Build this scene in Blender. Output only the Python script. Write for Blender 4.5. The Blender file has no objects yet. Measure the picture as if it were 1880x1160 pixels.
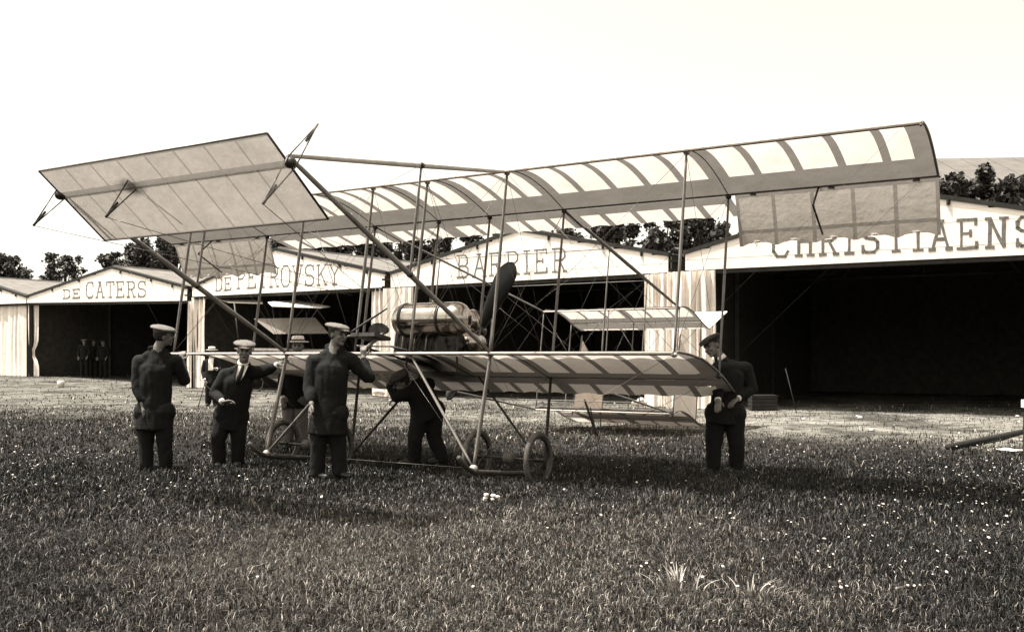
import bpy, bmesh, math, random
import numpy as np
from mathutils import Vector, Matrix, noise
random.seed(7); RNG = np.random.default_rng(11)
sc = bpy.context.scene
COL = sc.collection

# ------------------------------------------------------------------ camera, sky, sun, exposure
F = 1696.0; CX = 940.0; HY = 650.0; CAMZ = 1.33
cd = bpy.data.cameras.new('camera'); cam = bpy.data.objects.new('camera', cd); COL.objects.link(cam)
cam.location = (0, 0, CAMZ); cam.rotation_euler = (math.radians(90), 0, 0)
cd.sensor_width = 36; cd.lens = 36*F/1880; cd.shift_y = (HY-580)/1880
cd.clip_start = 0.1; cd.clip_end = 3000
sc.camera = cam
SUN_EL = math.radians(70); SUN_DIR = Vector((-1.0, -0.02, 0)).normalized()
w = bpy.data.worlds.new('World'); sc.world = w; w.use_nodes = True
nt = w.node_tree; nt.nodes.clear()
sky = nt.nodes.new('ShaderNodeTexSky'); sky.sky_type = 'NISHITA'; sky.sun_disc = False
sky.sun_elevation = SUN_EL; sky.sun_rotation = math.atan2(SUN_DIR.x, SUN_DIR.y)
sky.dust_density = 4; sky.air_density = 1.0
bw = nt.nodes.new('ShaderNodeRGBToBW')
mul = nt.nodes.new('ShaderNodeMix'); mul.data_type = 'RGBA'; mul.blend_type = 'MULTIPLY'
mul.inputs[0].default_value = 1; mul.inputs[7].default_value = (1.0, 0.962, 0.84, 1)
bg = nt.nodes.new('ShaderNodeBackground'); bg.inputs[1].default_value = 0.15
wo = nt.nodes.new('ShaderNodeOutputWorld')
nt.links.new(sky.outputs[0], bw.inputs[0]); nt.links.new(bw.outputs[0], mul.inputs[6])
nt.links.new(mul.outputs[2], bg.inputs[0]); nt.links.new(bg.outputs[0], wo.inputs[0])
sl = bpy.data.lights.new('sun', 'SUN'); sl.energy = 3.6; sl.angle = math.radians(0.53); sl.color = (1, 0.965, 0.90)
so = bpy.data.objects.new('sun', sl); COL.objects.link(so)
sdir = Vector((SUN_DIR.x*math.cos(SUN_EL), SUN_DIR.y*math.cos(SUN_EL), math.sin(SUN_EL)))
so.rotation_euler = sdir.to_track_quat('Z', 'Y').to_euler(); so.location = sdir*60
sc.view_settings.view_transform = 'Standard'; sc.view_settings.look = 'None'
sc.view_settings.gamma = 1; sc.view_settings.exposure = 1.6
try: sc.view_settings.use_curve_mapping = False
except Exception: pass
sc.render.engine = 'CYCLES'
sc.cycles.max_bounces = 6; sc.cycles.transmission_bounces = 4; sc.cycles.transparent_max_bounces = 6

# ------------------------------------------------------------------ materials
def tone(v, k=1.0): return (v*1.06, v*(1-0.048*k), v*(1-0.135*k), 1)
def mat(name, v, v2=None, scale=8, rough=0.8, metal=0, bump=0, stretch=None, detail=4, k=1.0, attr=None, spec=0.3):
    m = bpy.data.materials.new(name); m.use_nodes = True; t = m.node_tree; b = t.nodes['Principled BSDF']
    b.inputs['Roughness'].default_value = rough; b.inputs['Metallic'].default_value = metal
    b.inputs['Specular IOR Level'].default_value = spec
    if v2 is None: v2 = v*0.75
    tc = t.nodes.new('ShaderNodeTexCoord'); mp = t.nodes.new('ShaderNodeMapping')
    if stretch: mp.inputs['Scale'].default_value = stretch
    n = t.nodes.new('ShaderNodeTexNoise'); n.inputs['Scale'].default_value = scale; n.inputs['Detail'].default_value = detail
    n.inputs['Roughness'].default_value = 0.65
    r = t.nodes.new('ShaderNodeValToRGB'); r.color_ramp.elements[0].position = 0.32; r.color_ramp.elements[1].position = 0.68
    r.color_ramp.elements[0].color = tone(v2, k); r.color_ramp.elements[1].color = tone(v, k)
    t.links.new(tc.outputs['Object'], mp.inputs[0]); t.links.new(mp.outputs[0], n.inputs[0])
    t.links.new(n.outputs[0], r.inputs[0])
    src = r.outputs[0]
    if attr:
        a = t.nodes.new('ShaderNodeAttribute'); a.attribute_name = attr
        mx = t.nodes.new('ShaderNodeMix'); mx.data_type = 'RGBA'; mx.blend_type = 'MULTIPLY'; mx.inputs[0].default_value = 1
        t.links.new(src, mx.inputs[6]); t.links.new(a.outputs['Color'], mx.inputs[7]); src = mx.outputs[2]
    t.links.new(src, b.inputs['Base Color'])
    if bump:
        bp = t.nodes.new('ShaderNodeBump'); bp.inputs['Strength'].default_value = bump; bp.inputs['Distance'].default_value = 0.02
        t.links.new(n.outputs[0], bp.inputs['Height']); t.links.new(bp.outputs[0], b.inputs['Normal'])
    return m
def cloth_mat(name, refl, trans, var=0.12, scale=5):
    m = bpy.data.materials.new(name); m.use_nodes = True; t = m.node_tree; t.nodes.clear()
    o = t.nodes.new('ShaderNodeOutputMaterial'); d = t.nodes.new('ShaderNodeBsdfDiffuse'); tr = t.nodes.new('ShaderNodeBsdfTranslucent')
    ad = t.nodes.new('ShaderNodeAddShader')
    tc = t.nodes.new('ShaderNodeTexCoord'); n = t.nodes.new('ShaderNodeTexNoise'); n.inputs['Scale'].default_value = scale
    n.inputs['Detail'].default_value = 6; n.inputs['Roughness'].default_value = 0.7
    t.links.new(tc.outputs['Object'], n.inputs[0])
    for sh, v in ((d, refl), (tr, trans)):
        r = t.nodes.new('ShaderNodeValToRGB'); r.color_ramp.elements[0].position = 0.3; r.color_ramp.elements[1].position = 0.7
        r.color_ramp.elements[0].color = tone(v*(1-var)); r.color_ramp.elements[1].color = tone(v)
        t.links.new(n.outputs[0], r.inputs[0]); t.links.new(r.outputs[0], sh.inputs[0])
    n2 = t.nodes.new('ShaderNodeTexNoise'); n2.inputs['Scale'].default_value = 14; n2.inputs['Detail'].default_value = 3
    t.links.new(tc.outputs['Object'], n2.inputs[0])
    bp = t.nodes.new('ShaderNodeBump'); bp.inputs['Strength'].default_value = 0.35; bp.inputs['Distance'].default_value = 0.02
    t.links.new(n2.outputs[0], bp.inputs['Height'])
    t.links.new(bp.outputs[0], d.inputs['Normal']); t.links.new(bp.outputs[0], tr.inputs['Normal'])
    t.links.new(d.outputs[0], ad.inputs[0]); t.links.new(tr.outputs[0], ad.inputs[1]); t.links.new(ad.outputs[0], o.inputs[0])
    return m
M = {}
M['panel'] = cloth_mat('single_fabric', 0.07, 0.25, 0.2, 3)
M['band'] = cloth_mat('double_fabric', 0.018, 0.063, 0.25, 3)
M['elev'] = cloth_mat('elevator_fabric', 0.12, 0.155, 0.28, 4)
M['elevrib'] = cloth_mat('elevator_rib_fabric', 0.06, 0.092)
M['sail'] = cloth_mat('rudder_fabric', 0.80, 0.18, 0.15, 3)
M['ail'] = cloth_mat('aileron_fabric', 0.20, 0.27, 0.2, 4)
M['ailrib'] = cloth_mat('aileron_rib_fabric', 0.11, 0.16)
M['curtain'] = cloth_mat('canvas_curtain', 0.74, 0.15, 0.22, 3)
M['lead'] = mat('sunlit_boom', 0.55, 0.4, 9, 0.5)  # upper outriggers only; their sunlight is put into this paler colour
M['leadc'] = cloth_mat('leading_edge_cloth', 0.5, 0.3)
M['wood'] = mat('varnished_ash', 0.19, 0.09, 3, 0.42, stretch=(1, 1, 1), bump=0.1)
M['darkwood'] = mat('dark_wood', 0.05, 0.02, 6, 0.55, bump=0.2)
M['steel'] = mat('dark_steel', 0.07, 0.03, 20, 0.35, metal=0.6)
M['fitting'] = mat('bright_fitting', 0.55, 0.3, 30, 0.3, metal=0.5)
M['wire'] = mat('piano_wire', 0.09, 0.05, 30, 0.35, metal=0.7)
M['brass'] = mat('polished_brass', 0.42, 0.28, 6, 0.14, metal=1.0, k=1.2)
M['engine'] = mat('oily_iron', 0.045, 0.012, 12, 0.35, metal=0.4, bump=0.2)
M['rubber'] = mat('grey_rubber', 0.10, 0.05, 14, 0.8)
M['prop'] = mat('propeller_wood', 0.013, 0.007, 4, 0.3, stretch=(1, 1, 0.2), spec=0.6)
M['facade'] = mat('white_boards', 0.85, 0.72, 1.1, 0.8, bump=0.12, detail=8)
M['roof'] = mat('roof_felt', 0.15, 0.09, 2.2, 0.9, bump=0.3, detail=8)
M['verge'] = mat('tarred_verge', 0.03, 0.015, 5, 0.9)
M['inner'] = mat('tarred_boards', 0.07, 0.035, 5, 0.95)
M['paintA'] = mat('brown_sign_paint', 0.08, 0.19, 25, 0.9, detail=8)
M['paintB'] = mat('grey_sign_paint', 0.08, 0.17, 14, 0.9, detail=8)
M['truss'] = mat('truss_timber', 0.07, 0.04, 4, 0.9)
M['post'] = mat('weathered_post', 0.02, 0.01, 8, 0.9)
M['bark'] = mat('bark', 0.06, 0.03, 8, 0.95)
M['leaf'] = mat('leaves', 0.06, 0.022, 0.35, 0.7, attr='tint')
M['suit'] = mat('dark_wool', 0.0055, 0.003, 30, 0.95, bump=0.3)
M['suit2'] = mat('black_wool', 0.007, 0.004, 30, 0.95, bump=0.3)
M['tweed'] = mat('tan_cloth', 0.14, 0.09, 30, 0.95)
M['cap'] = mat('pale_cap_cloth', 0.14, 0.10, 25, 0.95)
M['dcap'] = mat('dark_cap_cloth', 0.03, 0.02, 25, 0.95)
M['straw'] = mat('straw_hat', 0.75, 0.6, 60, 0.8)
M['shirt'] = mat('white_linen', 0.78, 0.65, 20, 0.9)
M['skin'] = mat('skin', 0.15, 0.11, 12, 0.6, k=1.1)
M['hair'] = mat('dark_hair', 0.02, 0.012, 40, 0.8)
M['eye'] = mat('eye_dark', 0.015, 0.01, 5, 0.4)
M['shoe'] = mat('black_leather', 0.015, 0.01, 12, 0.45)
M['white'] = mat('white_paper', 0.8, 0.6, 9, 0.8)
M['stone'] = mat('pale_stone', 0.6, 0.4, 12, 0.9)
M['daisy'] = mat('white_petals', 0.55, 0.35, 12, 0.9)
M['hallroof'] = mat('slate_roof', 0.12, 0.08, 0.8, 0.9, detail=8, stretch=(1, 1, 3))
M['crate'] = mat('crate_wood', 0.022, 0.012, 5, 0.9)

# ------------------------------------------------------------------ helpers
WM = {}
def at(u, v, Y): return Vector(((u-CX)/F*Y, Y, CAMZ-(v-HY)/F*Y))
def tag(o, label=None, cat=None, group=None, kind=None):
    if label: o['label'] = label
    if cat: o['category'] = cat
    if group: o['group'] = group
    if kind: o['kind'] = kind
    return o
def empty(name, loc, rot=None, label=None, cat=None, group=None, kind=None):
    o = bpy.data.objects.new(name, None); COL.objects.link(o)
    m = Matrix.Translation(Vector(loc))
    if rot is not None: m = m @ rot.to_4x4()
    o.matrix_basis = m; WM[o] = m; o.empty_display_size = 0.2
    return tag(o, label, cat, group, kind)
def link(name, me, material, parent=None, loc=None, kind=None):
    """me in world coordinates"""
    if parent is not None:
        mw = WM[parent]
    else:
        mw = Matrix.Translation(Vector(loc) if loc is not None else Vector((0, 0, 0)))
    me.transform(mw.inverted())
    if material: 
        me.materials.clear(); me.materials.append(material)
    o = bpy.data.objects.new(name, me); COL.objects.link(o)
    if parent is not None: o.parent = parent
    else: o.matrix_basis = mw
    WM[o] = mw
    if kind: o['kind'] = kind
    return o
def bobj(name, bm, material, parent=None, loc=None, smooth=False, kind=None):
    me = bpy.data.meshes.new(name); 
    bmesh.ops.recalc_face_normals(bm, faces=bm.faces)
    bm.to_mesh(me); bm.free()
    if smooth:
        me.polygons.foreach_set('use_smooth', [True]*len(me.polygons))
    return link(name, me, material, parent, loc, kind)
def frame(d):
    d = d.normalized(); a = Vector((0, 0, 1)) if abs(d.z) < 0.9 else Vector((1, 0, 0))
    x = d.cross(a).normalized(); y = d.cross(x).normalized(); return x, y
def tube(bm, pts, r, n=8, side=None, flat=1.0, cap=True):
    pts = [Vector(p) for p in pts]
    rs = r if isinstance(r, (list, tuple)) else [r]*len(pts)
    rings = []
    for i, p in enumerate(pts):
        d = (pts[min(i+1, len(pts)-1)]-pts[max(i-1, 0)])
        if side is not None:
            dn = d.normalized(); x = (side-side.dot(dn)*dn).normalized(); y = dn.cross(x)
        else: x, y = frame(d)
        rings.append([bm.verts.new(p+x*math.cos(2*math.pi*k/n)*rs[i]+y*math.sin(2*math.pi*k/n)*rs[i]*flat) for k in range(n)])
    for a, b in zip(rings, rings[1:]):
        for k in range(n): bm.faces.new((a[k], a[(k+1) % n], b[(k+1) % n], b[k]))
    if cap: bm.faces.new(rings[0][::-1]); bm.faces.new(rings[-1])
def rod(name, p0, p1, r, material, parent=None, n=8, **kw):
    bm = bmesh.new(); tube(bm, [p0, p1], r, n, **kw); return bobj(name, bm, material, parent, smooth=True)
def box(bm, c, size, rot=None):
    c = Vector(c); vs = []
    for sx in (-.5, .5):
        for sy in (-.5, .5):
            for sz in (-.5, .5):
                v = Vector((sx*size[0], sy*size[1], sz*size[2]))
                if rot is not None: v = rot @ v
                vs.append(bm.verts.new(c+v))
    for f in ((0, 1, 3, 2), (4, 6, 7, 5), (0, 4, 5, 1), (2, 3, 7, 6), (0, 2, 6, 4), (1, 5, 7, 3)):
        bm.faces.new([vs[i] for i in f])
def prism(bm, poly, off):
    a = [bm.verts.new(Vector(p)) for p in poly]; b = [bm.verts.new(Vector(p)+off) for p in poly]
    bm.faces.new(a); bm.faces.new(b[::-1]); n = len(a)
    for i in range(n): bm.faces.new((a[i], b[i], b[(i+1) % n], a[(i+1) % n]))
def ellipsoid(bm, c, rx, ry, rz, rot=None, u=12, v=8):
    m = Matrix.Translation(Vector(c)) @ (rot.to_4x4() if rot is not None else Matrix.Identity(4)) @ Matrix.Diagonal((rx, ry, rz, 1))
    bmesh.ops.create_uvsphere(bm, u_segments=u, v_segments=v, radius=1, matrix=m)
def capsule(bm, p0, p1, r0, r1, side=None, flat=1.0, n=12):
    p0 = Vector(p0); p1 = Vector(p1); d = (p1-p0); L = d.length; dn = d.normalized()
    pts = []; rs = []
    for k in range(4):
        a = math.pi/2*(k/4); pts.append(p0-dn*r0*flat*math.cos(a)); rs.append(max(r0*math.sin(a), 0.001))
    pts.append(p0); rs.append(r0); pts.append(p1); rs.append(r1)
    for k in range(3, -1, -1):
        a = math.pi/2*(k/4); pts.append(p1+dn*r1*flat*math.cos(a)); rs.append(max(r1*math.sin(a), 0.001))
    if side is None: side, _ = frame(d)
    x = (side-side.dot(dn)*dn).normalized(); y = dn.cross(x); rings = []
    for p, r in zip(pts, rs):
        rings.append([bm.verts.new(p+x*math.cos(2*math.pi*k/n)*r+y*math.sin(2*math.pi*k/n)*r*flat) for k in range(n)])
    for a, b in zip(rings, rings[1:]):
        for k in range(n): bm.faces.new((a[k], a[(k+1) % n], b[(k+1) % n], b[k]))
    bm.faces.new(rings[0][::-1]); bm.faces.new(rings[-1])
SCR = bpy.data.scenes.new('scratch'); TRASH = []
def remesh(name, bm, vox, material, parent=None, loc=None, smooth_it=3, wrinkle=0.0, wscale=6.5):
    bmesh.ops.recalc_face_normals(bm, faces=bm.faces)
    me = bpy.data.meshes.new('tmp'); bm.to_mesh(me); bm.free()
    o = bpy.data.objects.new('tmp', me); SCR.collection.objects.link(o)
    m = o.modifiers.new('r', 'REMESH'); m.mode = 'VOXEL'; m.voxel_size = vox; m.use_smooth_shade = True
    s = o.modifiers.new('s', 'SMOOTH'); s.iterations = smooth_it; s.factor = 0.5
    SCR.view_layers[0].update(); dg = SCR.view_layers[0].depsgraph
    out = bpy.data.meshes.new_from_object(o.evaluated_get(dg)); out.name = name
    SCR.collection.objects.unlink(o); TRASH.append(o); TRASH.append(me)
    if wrinkle:
        nv = len(out.vertices); co = np.zeros(nv*3, np.float32); no = np.zeros(nv*3, np.float32)
        out.vertices.foreach_get('co', co); out.vertex_normals.foreach_get('vector', no); co = co.reshape(-1, 3); no = no.reshape(-1, 3)
        am = np.empty(nv)
        for i_, (x, y, z) in enumerate((co*wscale).tolist()):
            q = Vector((x, y, z*0.6)); am[i_] = abs(noise.noise(q)+0.5*noise.noise(q*2.3))+.55*abs(noise.noise(Vector((x*2.6, y*2.6, z*.8+x))))
        co += no*((am-0.3)*wrinkle)[:, None]; out.vertices.foreach_set('co', co.ravel().astype(np.float32)); out.update()
    return link(name, out, material, parent, loc)

# ------------------------------------------------------------------ ground
def sstep(a, b, x):
    t = np.clip((x-a)/(b-a), 0, 1); return t*t*(3-2*t)
def gz(x, y):
    x = np.asarray(x, float); y = np.asarray(y, float)
    return 0.33*sstep(10, 21, -x)*sstep(24, 40, y) + 0.012*np.sin(x*1.7+y*0.6)*np.cos(y*1.3-x*.4) + 0.01*np.sin(x*3.1)*np.sin(y*2.7)
def gz1(x, y): return float(gz(x, y))
xs = np.concatenate([-np.geomspace(1200, 42, 14), np.linspace(-40, 26, 166), np.geomspace(28, 1200, 14)])
ys = np.concatenate([np.linspace(-30, 0, 14), np.linspace(0.3, 60, 200), np.geomspace(62, 2000, 16)])
gx, gy = np.meshgrid(xs, ys); zz = gz(gx, gy)
V = np.stack([gx.ravel(), gy.ravel(), zz.ravel()], 1); nx = len(xs); ny = len(ys)
ii = np.arange((ny-1)*(nx-1)); a = (ii//(nx-1))*nx+ii % (nx-1)
FA = np.stack([a, a+1, a+nx+1, a+nx], 1)
def npmesh(name, V, FA, cols=None, smooth=False):
    me = bpy.data.meshes.new(name); me.vertices.add(len(V)); me.vertices.foreach_set('co', V.astype(np.float32).ravel())
    k = FA.shape[1]; me.loops.add(FA.size); me.loops.foreach_set('vertex_index', FA.astype(np.int32).ravel())
    me.polygons.add(len(FA)); me.polygons.foreach_set('loop_start', (np.arange(len(FA))*k).astype(np.int32))
    if smooth: me.polygons.foreach_set('use_smooth', np.ones(len(FA), bool))
    if cols is not None:
        at_ = me.color_attributes.new('tint', 'FLOAT_COLOR', 'POINT'); c = np.ones((len(V), 4), np.float32); c[:, :3] = cols
        at_.data.foreach_set('color', c.ravel())
    me.update(calc_edges=True); me.validate(); return me
# how bare the soil is at x, y (0 grass, 1 trodden strip before the hangars)
def vnoise(x, y, s, seed=0):
    r = np.random.default_rng(seed); T = r.random((64, 64)); X = x/s+100; Y = y/s+100
    xi = np.floor(X).astype(int); yi = np.floor(Y).astype(int); fx = X-xi; fy = Y-yi
    fx = fx*fx*(3-2*fx); fy = fy*fy*(3-2*fy); g = lambda i, j: T[i % 64, j % 64]
    return (g(xi, yi)*(1-fx)+g(xi+1, yi)*fx)*(1-fy)+(g(xi, yi+1)*(1-fx)+g(xi+1, yi+1)*fx)*fy
def bare(x, y):
    n = vnoise(x, y, 1.3, 3)*1.6+vnoise(x, y, 0.45, 4)*0.8+vnoise(x, y, 4, 8)*1.2-1.8
    e = y-(15.2-0.34*x)+n*1.0
    return sstep(-0.8, 3.6, e)*(.72+.28*sstep(-3, 5, x))
b_ = bare(gx.ravel(), gy.ravel())
far = sstep(60, 90, gy.ravel())
b_ = b_*(1-far)
pn = vnoise(gx.ravel(), gy.ravel(), 0.9, 21)*0.6+vnoise(gx.ravel(), gy.ravel(), 0.35, 22)*0.4
soil = 0.016+0*b_; dirt = 0.05+0.17*pn-0.04*(pn < 0.42)
vcol = (soil*(1-b_)+dirt*b_)
gc = np.stack([vcol*1.04, vcol*0.965, vcol*0.85], 1)
gm = bpy.data.materials.new('turf_soil'); gm.use_nodes = True; t = gm.node_tree; pb = t.nodes['Principled BSDF']
pb.inputs['Roughness'].default_value = 0.95; pb.inputs['Specular IOR Level'].default_value = 0.1
ga = t.nodes.new('ShaderNodeAttribute'); ga.attribute_name = 'tint'
tc = t.nodes.new('ShaderNodeTexCoord'); gn = t.nodes.new('ShaderNodeTexNoise'); gn.inputs['Scale'].default_value = 3.5; gn.inputs['Detail'].default_value = 12
gn.inputs['Roughness'].default_value = 0.75
gr = t.nodes.new('ShaderNodeValToRGB'); gr.color_ramp.elements[0].position = 0.36; gr.color_ramp.elements[0].color = (0.18, 0.18, 0.18, 1)
gr.color_ramp.elements[1].position = 0.62; gr.color_ramp.elements[1].color = (1.45, 1.45, 1.45, 1)
gx_ = t.nodes.new('ShaderNodeMix'); gx_.data_type = 'RGBA'; gx_.blend_type = 'MULTIPLY'; gx_.inputs[0].default_value = 1
t.links.new(tc.outputs['Object'], gn.inputs[0]); t.links.new(gn.outputs[0], gr.inputs[0])
t.links.new(ga.outputs['Color'], gx_.inputs[6]); t.links.new(gr.outputs[0], gx_.inputs[7]); t.links.new(gx_.outputs[2], pb.inputs['Base Color'])
bp = t.nodes.new('ShaderNodeBump'); bp.inputs['Distance'].default_value = 0.05; bp.inputs['Strength'].default_value = 0.6
t.links.new(gn.outputs[0], bp.inputs['Height']); t.links.new(bp.outputs[0], pb.inputs['Normal'])
ground = link('ground', npmesh('ground', V, FA, gc, True), gm); ground['kind'] = 'structure'

# grass
M['grass'] = mat('grass_blades', 1.0, 0.8, 1.5, 0.55, attr='tint', k=0.6, spec=0.35)
def grass_patch(n, y0, y1, hgt, wid, seed):
    hgt *= 0.8
    r = np.random.default_rng(seed)
    y = np.sqrt(r.random(n)*(y1**2-y0**2)+y0**2); x = (r.random(n)*1.16-0.58)*(y+0.4)
    keep = r.random(n) > bare(x, y)*0.93
    cl = vnoise(x, y, 0.22, 31)*0.35+vnoise(x, y, 0.7, 32)*0.3+vnoise(x, y, 1.9, 33)*0.45-.05
    keep &= r.random(n) < 0.35+cl*1.1
    x = x[keep]; y = y[keep]; cl = cl[keep]; n = len(x); z = gz(x, y)
    h = hgt*(0.3+r.random(n)*0.9)*(0.25+1.5*cl); wd = wid*(0.6+0.8*r.random(n))
    tall = r.random(n) < 0.012; h = np.where(tall, h*1.9, h)
    ang = r.random(n)*2*np.pi; dx = np.cos(ang); dy = np.sin(ang); lean = (0.15+r.random(n)*0.9)*h; la = r.random(n)*2*np.pi
    lx = np.cos(la)*lean; ly = np.sin(la)*lean
    P = np.zeros((n, 5, 3))
    P[:, 0] = np.stack([x-dx*wd/2, y-dy*wd/2, z-0.01], 1); P[:, 1] = np.stack([x+dx*wd/2, y+dy*wd/2, z-0.01], 1)
    P[:, 2] = np.stack([x+lx*.3+dx*wd*.42, y+ly*.3+dy*wd*.42, z+h*.6], 1); P[:, 3] = np.stack([x+lx*.3-dx*wd*.42, y+ly*.3-dy*wd*.42, z+h*.6], 1)
    P[:, 4] = np.stack([x+lx, y+ly, z+h*(0.95-0.25*(lean/h > .7))], 1)
    dry_vignette = .8*np.exp(-(((x-1.45)/.5)**2+((y-4.95)/.28)**2))+np.exp(-(((x+0.3)/2.1)**2+((y-5.2)/2.0)**2)) + 0.45*np.exp(-(((x+1.2)/3.)**2+((y-7.4)/1.2)**2))  # dry patches; the middle one also carries the bright centre of the vignette
    dry_vignette = np.clip(dry_vignette+0.35*(vnoise(x, y, 0.7, 41)-0.5), 0, 1)
    base = 0.0075+0.050*dry_vignette+0.022*sstep(.45, .75, cl)*r.random(n)+0.016*vnoise(x, y, 2.2, 51)**2+0.020*sstep(10.5, 14, y)
    patch_vignette = (.65+.75*vnoise(x, y, 1.5, 91)**1.5)*(0.38+0.62*np.exp(-(((x+0.6-.25*(y-5))/2.6)**2))+0.45*sstep(9.5, 13, y)); base = base*np.minimum(patch_vignette, 1.25)  # random patches, and vignette darkening towards the sides put into the blade colour
    v = base*(0.25+1.6*r.random(n)**1.3); pale = r.random(n) < (0.035+0.12*dry_vignette); v = np.where(pale, 0.22+0.2*r.random(n), v)
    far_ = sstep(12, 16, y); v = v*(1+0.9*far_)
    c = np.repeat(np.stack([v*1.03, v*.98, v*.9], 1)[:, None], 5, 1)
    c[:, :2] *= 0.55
    return P.reshape(-1, 3), c.reshape(-1, 3), n
Ps, Cs, N = [], [], 0
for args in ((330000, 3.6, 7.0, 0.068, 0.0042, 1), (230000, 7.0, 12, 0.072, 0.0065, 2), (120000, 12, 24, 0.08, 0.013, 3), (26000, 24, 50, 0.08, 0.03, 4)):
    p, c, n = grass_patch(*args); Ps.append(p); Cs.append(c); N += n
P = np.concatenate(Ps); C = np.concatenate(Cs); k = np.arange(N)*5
FT = np.concatenate([np.stack([k, k+1, k+2], 1), np.stack([k, k+2, k+3], 1), np.stack([k+3, k+2, k+4], 1)])
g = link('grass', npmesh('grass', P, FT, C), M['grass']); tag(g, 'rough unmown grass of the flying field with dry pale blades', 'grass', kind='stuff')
def clods():
    r = np.random.default_rng(77); n = 5200; y = np.sqrt(r.random(n)*(34**2-11.5**2)+11.5**2); x = (r.random(n)*1.16-.58)*y
    k = (r.random(n) < bare(x, y)) & (vnoise(x, y, 1.6, 71) > .38) & (r.random(n) < vnoise(x, y, .8, 72)*1.3); x = x[k]; y = y[k]; n = len(x); z = gz(x, y); R_ = .012+.04*r.random(n)**2.5
    off = np.array([[1, 0, 0], [-.3, .8, 0], [-.8, -.6, 0], [.1, .05, .8], [-.2, .1, .6]]); A = r.random(n)*6.28
    c, s_ = np.cos(A), np.sin(A); P = np.zeros((n, 5, 3))
    for i in range(5):
        o = off[i]; P[:, i, 0] = x+(o[0]*c-o[1]*s_)*R_; P[:, i, 1] = y+(o[0]*s_+o[1]*c)*R_; P[:, i, 2] = z+o[2]*R_-.005
    k = np.arange(n)*5; F3 = np.concatenate([np.stack([k+a, k+b, k+cc], 1) for a, b, cc in ((0, 1, 3), (1, 2, 4), (2, 0, 3), (1, 4, 3), (2, 3, 4))])
    v = np.where(r.random(n) < .10, .4, .07+.12*r.random(n)); cc = np.repeat(np.stack([v, v*.95, v*.85], 1)[:, None], 5, 1).reshape(-1, 3)
    o = link('loose_clods', npmesh('loose_clods', P.reshape(-1, 3), F3, cc), M['grass']); tag(o, 'clods, pebbles and scraps scattered on the trodden bare strip', 'stones', kind='stuff')
clods()
# daisies
def daisies():
    r = np.random.default_rng(5); n = 1500; y = np.sqrt(r.random(n)*(13**2-5.0**2)+5.0**2); x = (r.random(n)*1.14-0.57)*y
    right = np.clip((x/y-0.05)/0.3, 0, 1); left = np.clip((-x/y-0.1)/.3, 0, 1)*(y > 8.5)*0.8
    cl = (vnoise(x, y, 1.1, 61) > 0.42)
    keep = r.random(n) < (0.04+0.8*right*cl+0.5*left*cl); x = x[keep]; y = y[keep]
    bm = bmesh.new()
    for a, b in zip(x, y):
        c = Vector((a, b, gz1(a, b)+0.045+0.035*random.random())); R = 0.006+0.007*random.random()**2; tl = Vector((random.uniform(-.4, .4), random.uniform(-.7, .1), 1)).normalized()
        X, Y = frame(tl); vs = [bm.verts.new(c+(X*math.cos(q*1.047)+Y*math.sin(q*1.047))*R) for q in range(6)]
        top = bm.verts.new(c+tl*R*0.4)
        for q in range(6): bm.faces.new((vs[q], vs[(q+1) % 6], top))
        pass
    o = bobj('daisy_flowers', bm, M['daisy']); tag(o, 'small white daisies and clover heads scattered through the grass', 'flowers', kind='stuff')
daisies()
def tuft(px, py, n, hgt, label, wide=0.014, spread=0.17, seed=1):
    Y = CAMZ*F/(py-HY); c = at(px, py, Y); r = random.Random(seed)
    e = empty('grass_tuft', (c.x, c.y, gz1(c.x, c.y)), label=label, cat='grass tuft', group='broad leaved tufts in the foreground')
    for i in range(n):
        a = r.uniform(0, 6.283); b = c+Vector((math.cos(a), math.sin(a), 0))*r.uniform(0, spread); b.z = gz1(b.x, b.y)-.01
        l = r.uniform(.5, 1)*hgt; out = Vector((math.cos(a), math.sin(a)*.7, 0)); s = r.uniform(.2, .9)
        bm = bmesh.new(); sd = Vector((-out.y, out.x, 0)).normalized()*wide*.5; prev = None
        for k_ in range(6):
            q = k_/5; p = b+out*l*s*q*q+Vector((0, 0, l*(q-0.45*s*q*q))); wq = (1-q)**.6+0.03
            cur = (bm.verts.new(p-sd*wq), bm.verts.new(p+sd*wq))
            if prev: bm.faces.new((prev[0], prev[1], cur[1], cur[0]))
            prev = cur
        bobj('leaf', bm, M['tuftleaf'], e)
M['tuftleaf'] = mat('pale_blade', 0.36, 0.16, 9, 0.45)
tuft(1245, 1088, 44, 0.22, 'tall broad-bladed grass tuft nearest the camera, left of the bent pale one', seed=3)
tuft(1375, 1092, 22, 0.17, 'low bent tuft of pale blades to the right of the tallest tuft', seed=4)

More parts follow.
